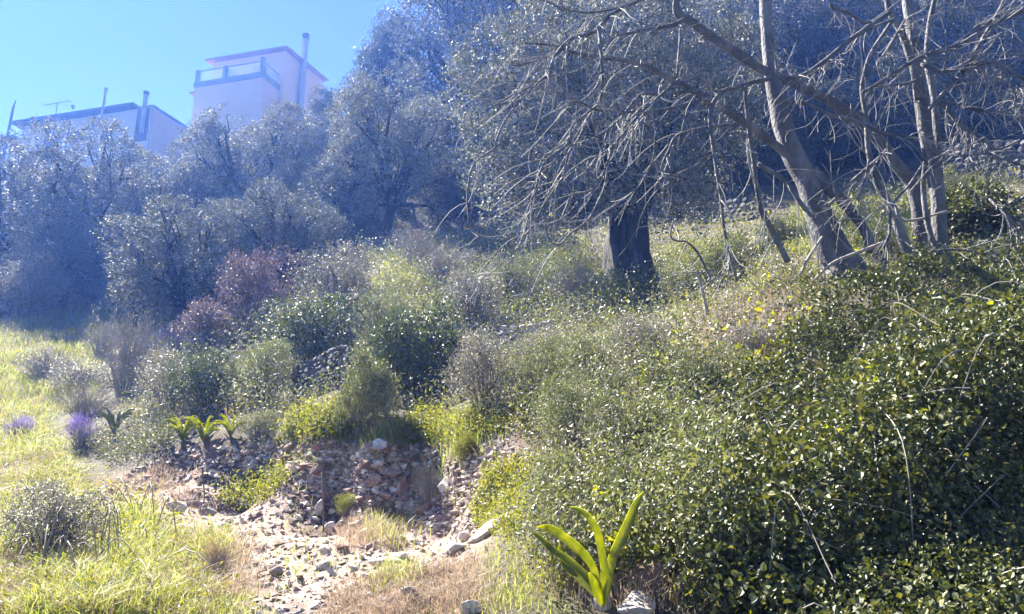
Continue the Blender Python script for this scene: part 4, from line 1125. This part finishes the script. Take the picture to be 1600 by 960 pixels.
def rosette(px, py, n, len_px, w, label, seed, mat="squill", group=None, upright=0.6, name="squill"):
    r = np.random.default_rng(seed)
    p = hit1(px, py)
    o = thing(name, p, label, "plant", group)
    L_ = len_px / FPX * p[1]
    for k in range(n):
        a = k * 2 * math.pi / n + r.random() * 0.6
        dv = np.array([math.cos(a), math.sin(a), 0])
        l = L_ * (0.7 + 0.45 * r.random()); e = upright + 0.35 * r.random()
        P = [np.zeros(3), dv * l * 0.18 + UP * l * 0.45 * e, dv * l * 0.45 + UP * l * 0.85 * e, dv * l * 0.8 + UP * l * (0.95 * e - 0.1 * r.random())]
        V, F = strap(P, w * (0.8 + 0.4 * r.random()), n=8, twist=r.normal() * 0.3)
        link("leaf", mesh_np("leaf", V, [F], [M[mat]], True), o)
    return o
rosette(285, 688, 10, 40, 0.04, "leftmost of the three bright strap-leaved plants on the bank edge", 1)
rosette(318, 690, 11, 44, 0.04, "middle of the three bright strap-leaved plants on the bank edge", 2)
rosette(360, 682, 9, 36, 0.036, "rightmost of the three bright strap-leaved plants, partly shaded", 3)
rosette(178, 680, 24, 34, 0.03, "dark strap-leaved clump beside the violet flowers", 4, "greygreen", upright=0.9)
rosette(1010, 668, 3, 64, 0.035, "single upright yellow-green squill leaf on the right slope", 5, upright=1.0)
rosette(690, 412, 8, 24, 0.06, "small strap-leaved plant on the bright upper slope", 6)
rosette(765, 472, 8, 26, 0.06, "small bright rosette above the short stretch of wall", 7)
rosette(905, 455, 6, 30, 0.07, "small yellow-green rosette left of the thick olive trunk", 8)
rosette(960, 665, 4, 26, 0.03, "pale folded leaves left of the single upright squill leaf", 9)

# ------------------------------------------------------------------ bare fig trees
FIG_SIDES = 7
def limb(pts_, widths, d0, d1, base, n=None, rng=None, wob=0.0):
    """tube through photo pixels at distances d0 to d1, widths in photo pixels"""
    pts_ = np.asarray(pts_, float)
    k = len(pts_)
    dd = np.linspace(d0, d1, k)
    if rng is not None:
        dd = dd + np.cumsum(rng.normal(size=k)) * wob
    P = np.array([pt(a, b, q) for (a, b), q in zip(pts_, dd)])
    n = n or max(6, 4 * k)
    Q = spline(P, n)
    W_ = np.interp(np.linspace(0, 1, n), np.linspace(0, 1, len(widths)), widths)
    R = W_ / 2 / FPX * Q[:, 1]
    return Q - base, R

def twigs_from(Q, R, count, rng, length, droop, g, hook=0.5, depth=1, rmax=0.006, t0=0.15):
    for _ in range(count):
        k = int(len(Q) * (t0 + (0.98 - t0) * rng.random()))
        k = min(k, len(Q) - 2)
        tang = unit(Q[k + 1] - Q[k])
        side = unit(rng.normal(size=3) + tang * 0.6)
        L_ = length * (0.35 + 0.9 * rng.random())
        n = 7
        P = [Q[k]]
        v = unit(side * 0.8 + tang * 0.6)
        curl = rng.normal(size=3) * 0.17
        for i_ in range(n - 1):
            v = unit(v + curl + np.array([0, 0, -droop * (1 - 0.9 * i_ / n) + (hook * droop * 2.2 * (i_ / n) ** 3)]) * 0.5 + rng.normal(size=3) * 0.08)
            P.append(P[-1] + v * L_ / (n - 1))
        P = np.array(P)
        r0 = min(R[k] * 0.55, rmax)
        RR = np.linspace(r0, max(r0 * 0.45, 0.0024), n)
        g.tube(P, RR, 4, cap=False)
        if depth > 0:
            twigs_from(P, RR, rng.integers(1, 3), rng, length * 0.5, droop, g, hook, depth - 1, rmax * 0.7)

def fig(base_px, d, label, trunks, branches, tw, seed, name="fig_tree", extra=0):
    rng = np.random.default_rng(seed)
    B = pt(base_px[0], base_px[1], d); B[2] = zt(B[0], B[1])
    o = thing(name, B, label, "tree")
    tg = Geo()
    for pts_, w_, d0, d1, nt_ in trunks:
        Q, R = limb(pts_, w_, d0, d1, B, n=5 * len(pts_))
        Q = Q.copy()
        if nt_ >= 0:
            Q[0, 2] -= 0.25
        R = R * (1 + 0.10 * (noise(Q * 6, seed) - 0.5) * 2)
        g = Geo(); g.tube(Q, R, 12)
        link("trunk", g.mesh("trunk", [M["bark"]], True), o)
        twigs_from(Q, R, max(nt_, 0), rng, 0.5, 0.5, tg, t0=0.5)
    for pts_, w_, d0, d1, nt_ in branches:
        Q, R = limb(pts_, [0.8 * q_ for q_ in w_], d0, d1, B, rng=rng, wob=0.05)
        g = Geo(); g.tube(Q, R, FIG_SIDES)
        link("branch", g.mesh("branch", [M["bark"]], True), o)
        twigs_from(Q, R, int(nt_ * tw), rng, 0.55, 0.42, tg, rmax=0.0055)
    link("twigs", tg.mesh("twigs", [M["twig"]], True), o, kind="stuff")
    return o

fig((1312, 425), 7.0, "leaning bare fig tree with the thickest pale trunk and branches hanging to the left",
    [([(1325, 430), (1300, 390), (1278, 330), (1262, 285), (1238, 240), (1222, 192), (1208, 130), (1200, 70), (1195, 0), (1190, -90), (1176, -250)], [70, 56, 42, 38, 36, 33, 26, 22, 21, 17, 8], 7.0, 7.2, 6),
     ([(1268, 268), (1292, 292), (1318, 316), (1338, 342), (1352, 362), (1364, 392)], [26, 20, 18, 16, 17], 7.05, 6.8, -1)],
    [([(1240, 250), (1180, 203), (1107, 155), (1050, 125), (1000, 100), (935, 89), (898, 83), (868, 72), (820, 68)], [19, 18, 16, 14, 11, 9, 7, 5, 3], 7.1, 6.6, 8),
     ([(1390, 20), (1330, 61), (1290, 94), (1249, 120), (1205, 123), (1161, 133), (1127, 145), (1111, 169), (1109, 192), (1117, 253), (1127, 317), (1131, 356), (1141, 403), (1152, 440)], [10, 9, 9, 9, 10, 10, 9, 8, 7, 6, 6, 5, 5], 6.6, 6.3, 9),
     ([(1205, 159), (1259, 162), (1296, 179), (1330, 187), (1380, 208), (1431, 216)], [9, 8, 9, 8, 7], 6.8, 6.6, 7),
     ([(1184, 256), (1225, 281), (1250, 316), (1275, 347)], [9, 10, 10, 8], 6.6, 6.5, 3),
     ([(1165, 135), (1165, 152), (1170, 200), (1176, 240), (1188, 324), (1203, 355), (1231, 410)], [8, 9, 10, 11, 12, 13], 6.5, 6.9, 4),
     ([(1070, 165), (1013, 175), (965, 174), (932, 172), (905, 160), (880, 168)], [7, 6, 5, 4, 3], 6.7, 6.3, 6),
     ([(1095, 140), (1033, 148), (1003, 147), (985, 165), (965, 190), (930, 215), (890, 230), (855, 262)], [7, 6, 5, 5, 4, 3], 6.8, 6.3, 7),
     ([(1060, 125), (1020, 160), (996, 182), (952, 233), (918, 250), (890, 268)], [7, 6, 5, 4, 3], 6.7, 6.2, 6),
     ([(952, 233), (952, 246), (932, 290), (908, 302), (880, 304)], [5, 4, 4, 3], 6.3, 6.1, 2),
     ([(952, 240), (945, 290), (933, 318), (918, 345), (891, 365), (874, 382), (857, 372), (852, 352)], [5, 5, 4, 4, 3], 6.3, 6.0, 2),
     ([(1150, 195), (1100, 200), (1058, 212), (1045, 235), (1034, 258), (1036, 273), (1048, 290)], [8, 6, 5, 4, 3], 6.7, 6.2, 4),
     ([(1025, 205), (1020, 250), (1005, 280), (996, 295), (985, 303)], [4, 4, 3, 3], 6.4, 6.2, 2),
     ([(1052, 345), (1048, 370), (1060, 377), (1072, 378), (1090, 395), (1108, 432), (1105, 440)], [3, 4, 4, 5, 4], 6.2, 6.4, 1)],
    3.4, 1)

fig((1442, 425), 7.5, "dark bare fig tree leaning far left across the picture from behind the twin trunk",
    [([(1445, 430), (1431, 304), (1397, 253), (1347, 192), (1270, 143), (1195, 111), (1150, 82), (1127, 68), (1085, 38), (1058, 18), (1062, -20), (1075, -80), (1100, -190)], [28, 23, 19, 17, 16, 15, 15, 15, 16, 12, 9, 4], 7.5, 6.8, 3)],
    [([(1070, 30), (1050, 40), (1010, 46), (985, 52), (962, 56)], [12, 10, 8, 7, 5], 6.8, 6.6, 3),
     ([(1060, -20), (989, 5), (960, 20), (944, 34), (928, 51), (891, 62), (867, 88), (854, 118), (817, 142), (790, 160), (774, 165)], [9, 8, 8, 9, 8, 7, 6, 5, 4, 3], 6.7, 6.1, 10),
     ([(935, 44), (938, 70), (941, 110), (940, 142), (932, 165), (895, 196), (888, 223), (854, 250), (842, 275), (835, 310)], [8, 8, 7, 7, 5, 5, 4, 4, 3], 6.5, 6.1, 8),
     ([(925, 172), (905, 215), (888, 240), (880, 275), (851, 318), (826, 362), (792, 380), (755, 420), (748, 432)], [6, 5, 5, 4, 4, 4, 3, 2.5], 6.4, 5.9, 5),
     ([(826, 362), (822, 380), (815, 396)], [3, 2.5, 2], 6.0, 5.9, 0),
     ([(792, 380), (788, 400), (780, 416), (763, 430)], [3, 3, 2, 2], 5.95, 5.9, 1),
     ([(900, 190), (870, 230), (847, 250), (835, 295), (828, 330), (820, 345)], [5, 4, 4, 3, 2.5], 6.3, 6.0, 5),
     ([(854, 118), (835, 135), (793, 182), (775, 220), (773, 232), (746, 250), (735, 270), (730, 310), (732, 340), (738, 362), (749, 372)], [5, 4, 4, 4, 4, 4, 3, 3, 2.5], 6.2, 5.9, 3),
     ([(880, 17), (860, 5), (820, -10)], [5, 4, 4], 6.6, 6.6, 2),
     ([(1000, 0), (960, 14), (920, 20), (885, 15), (875, 0)], [5, 5, 5, 4, 4], 6.6, 6.5, 3),
     ([(1058, 120), (1060, 90), (1063, 60), (1062, 45)], [6, 6, 5, 5], 6.7, 6.8, 2),
     ([(891, 64), (870, 85), (848, 92), (805, 103), (800, 95)], [4, 4, 3, 3], 6.3, 6.2, 4),
     ([(900, 112), (880, 118), (860, 120), (835, 128), (795, 127)], [4, 4, 3, 2.5], 6.2, 6.1, 4)],
    3.2, 2)

fig((1466, 420), 7.1, "upright bare fig tree with a pale twin trunk near the right edge",
    [([(1470, 425), (1468, 370), (1465, 304), (1455, 250), (1445, 202), (1438, 150), (1434, 111), (1424, 44), (1417, 0), (1408, -90), (1390, -240)], [36, 24, 23, 23, 22, 20, 19, 18, 17, 15, 7], 7.1, 7.2, 4),
     ([(1432, 120), (1411, 57), (1394, 27), (1386, 0), (1376, -70), (1350, -190)], [13, 12, 11, 10, 9, 4], 7.05, 7.0, 2),
     ([(1470, 330), (1466, 236), (1459, 152), (1449, 98), (1452, 40), (1470, -40), (1500, -150)], [11, 12, 11, 10, 9, 8, 3], 7.3, 7.4, 2)],
    [([(1347, 145), (1381, 125), (1418, 101), (1448, 86), (1489, 74), (1515, 58), (1532, 40), (1576, 27), (1610, 8), (1650, -20)], [7, 8, 9, 13, 13, 12, 12, 11, 10], 6.8, 6.6, 9),
     ([(1453, 170), (1475, 145), (1499, 118), (1515, 100), (1526, 78), (1545, 45), (1566, 7), (1580, -30)], [9, 9, 9, 8, 8, 7, 6], 7.0, 6.7, 7),
     ([(1440, 100), (1470, 112), (1499, 105), (1530, 100), (1559, 98), (1580, 112), (1610, 135)], [10, 9, 9, 8, 7], 7.0, 6.6, 8),
     ([(1466, 160), (1480, 172), (1495, 189), (1515, 205), (1539, 219), (1560, 240)], [10, 10, 9, 8, 6], 7.1, 6.8, 7),
     ([(1470, 158), (1499, 165), (1543, 175), (1575, 172), (1587, 155), (1582, 138), (1574, 128)], [6, 6, 5, 4, 4], 7.0, 6.8, 3),
     ([(1440, 215), (1446, 250), (1443, 290), (1446, 330), (1455, 370), (1470, 400), (1478, 420)], [8, 11, 11, 12, 12, 10], 6.9, 6.9, 2),
     ([(1350, 142), (1363, 138), (1385, 134), (1420, 130), (1440, 120)], [6, 6, 6, 6], 6.8, 7.0, 3),
     ([(1398, 30), (1360, 45), (1330, 62), (1300, 85), (1280, 108), (1265, 118), (1235, 122)], [7, 7, 7, 6, 6, 5], 6.9, 6.7, 6),
     ([(1297, 5), (1303, 15), (1325, 20), (1350, 36), (1370, 30)], [7, 8, 7, 6], 6.7, 6.9, 2),
     ([(1600, 260), (1570, 250), (1540, 240), (1500, 243), (1488, 235), (1485, 215), (1492, 195)], [4, 4, 4, 4], 6.8, 6.9, 5),
     ([(1467, 391), (1500, 391), (1530, 394), (1560, 396), (1610, 393)], [5, 6, 5, 5], 6.6, 6.4, 3),
     ([(1525, 408), (1560, 410), (1600, 425)], [4, 6, 7], 6.5, 6.4, 2),
     ([(1545, 310), (1560, 325), (1580, 338), (1605, 352)], [5, 6, 6], 6.6, 6.4, 3)],
    5.0, 3)

fig((1430, 425), 7.2, "slim pale fig stem curving up between the thick leaning trunk and the twin trunk",
    [([(1436, 428), (1428, 412), (1412, 378), (1400, 340), (1385, 310), (1370, 285), (1357, 236), (1354, 189), (1347, 142), (1351, 115), (1362, 82), (1395, 32)], [24, 20, 17, 14, 12, 10, 9, 8, 8, 7, 6], 7.0, 6.9, 5)],
    [([(1352, 125), (1375, 95), (1400, 55), (1415, 30)], [6, 6, 6, 6], 6.9, 7.0, 3),
     ([(1385, 235), (1365, 255), (1330, 285), (1296, 320)], [8, 8, 8, 7], 6.9, 6.8, 2),
     ([(1357, 250), (1353, 275), (1345, 300), (1340, 310)], [4, 4, 3], 6.8, 6.7, 3),
     ([(1440, 260), (1420, 290), (1395, 320), (1390, 355), (1385, 395), (1380, 430)], [5, 5, 6, 6, 6], 6.4, 6.3, 2)],
    7.0, 4, name="fig_sapling")

# a thicket of fine hanging twigs on the nearest fig branches, sticks and stalks
def stick(name, pts_, widths, d0, d1, label, mat="pale_stem", cat="stick", group=None):
    B = pt(*pts_[0], d0)
    g = Geo(); Q, R = limb(pts_, widths, d0, d1, B); g.tube(Q, R, 6)
    o = link(name, g.mesh(name, [M[mat]], True), None, label=label, category=cat)
    o.location = B
    return o
p = hit1(505, 836)
stick("dry_stalk", [(505, 838), (506, 800), (505, 770), (504, 738)], [3, 2.5, 2.5, 4], p[1], p[1], "thin dark dry stalk standing in the middle of the stony path", "stem", "stalk")
p = hit1(318, 790)
stick("dry_stalk", [(318, 792), (319, 770), (316, 735)], [2.5, 2, 2], p[1], p[1], "thin dark dry stalk near the pale flat-topped stone", "stem", "stalk")
stick("dead_stick", [(1106, 492), (1100, 465), (1090, 430), (1076, 425)], [7, 6, 5, 3], 7.4, 7.4, "pale dead stick leaning on the slope right of the thick olive trunk")
stick("dead_stick", [(1392, 375), (1340, 395), (1300, 412), (1270, 440)], [6, 6, 5, 4], 6.4, 6.3, "dead branch lying across the foot of the leaning fig trunk")
stick("dead_stick", [(1250, 430), (1265, 400), (1285, 370)], [5, 5, 4], 6.5, 6.7, "short pale stick propped against the thick leaning trunk")
stick("dead_stick", [(1340, 590), (1360, 565), (1388, 535)], [3, 3, 3], 5.0, 5.2, "thin straight cane slanting over the sunny brambles")
stick("dead_stick", [(1380, 330), (1420, 345), (1480, 330)], [5, 5, 3], 6.9, 7.0, "thin dead branch crossing behind the twin trunk foot")
g = Geo()
rng = np.random.default_rng(88)
DB = hit1(140, 900)
for k in range(46):
    a, b = rng.uniform(20, 240), rng.uniform(800, 905)
    c = hit1(a, b); c2 = hit1(a + rng.normal() * 60, min(b + rng.normal() * 22, 940))
    mid = (c + c2) / 2 + [0, 0, 0.1 + 0.2 * rng.random()]
    g.tube(spline([c, mid, c2 + [0, 0, 0.05]], 7) - DB, np.full(7, 0.0032), 4)
o = link("dead_stem_tangle", g.mesh("dead_stem_tangle", [M["pale_stem"]], True), None, label="tangle of pale dead stems lying in the left foreground grass", category="dead stems")
o.location = DB

# crumpled plastic bag under the shrub
p = hit1(594, 700)
bm = bmesh.new()
bmesh.ops.create_icosphere(bm, subdivisions=3, radius=1.0)
for v in bm.verts:
    q = np.array(v.co)
    v.co = Vector(q * (0.7 + 0.8 * float(noise(q[None] * 2.6, 5)[0]) - 0.55 * float(noise(q[None] * 5.0, 8)[0])))
me = bpy.data.meshes.new("plastic_bag"); bm.to_mesh(me); bm.free()
me.materials.append(M["bag"])
o = link("plastic_bag", me, None, label="crumpled blue and white plastic bag under the drooping grey-green shrub", category="bag")
o.scale = (0.075, 0.06, 0.05); o.location = (p[0], p[1] - 0.03, p[2] + 0.03)

# ------------------------------------------------------------------ added air volume that imitates the blue lens glare
hz = bpy.data.materials.new("glare_haze")
hz.use_nodes = True
hz.node_tree.nodes.clear()
vo = hz.node_tree.nodes.new("ShaderNodeVolumePrincipled")
vo.inputs["Color"].default_value = (*GLARE_COLOR, 1)
vo.inputs["Density"].default_value = GLARE_DENSITY
vo.inputs["Absorption Color"].default_value = (1, 1, 1, 1)
vo.inputs["Anisotropy"].default_value = GLARE_ANISO
mo = hz.node_tree.nodes.new("ShaderNodeOutputMaterial")
hz.node_tree.links.new(vo.outputs[0], mo.inputs["Volume"])
g = Geo()
zlo, zhi = float(ZZ.min()) - 1.0, float(max(ZZ.max(), P0[2] + 4, 47.0)) + 1.0
xm = float(np.abs(XX).max()) + 5
g.box((-xm, -18, zlo), (2 * xm, 0, 0), (0, 150, 0), (0, 0, zhi - zlo))
link("glare_haze", g.mesh("glare_haze", [hz]), kind="stuff")
print("terrain z", ZZ.min(), ZZ.max(), "tris", sum(len(m.loops) - 2 * len(m.polygons) for m in bpy.data.meshes))
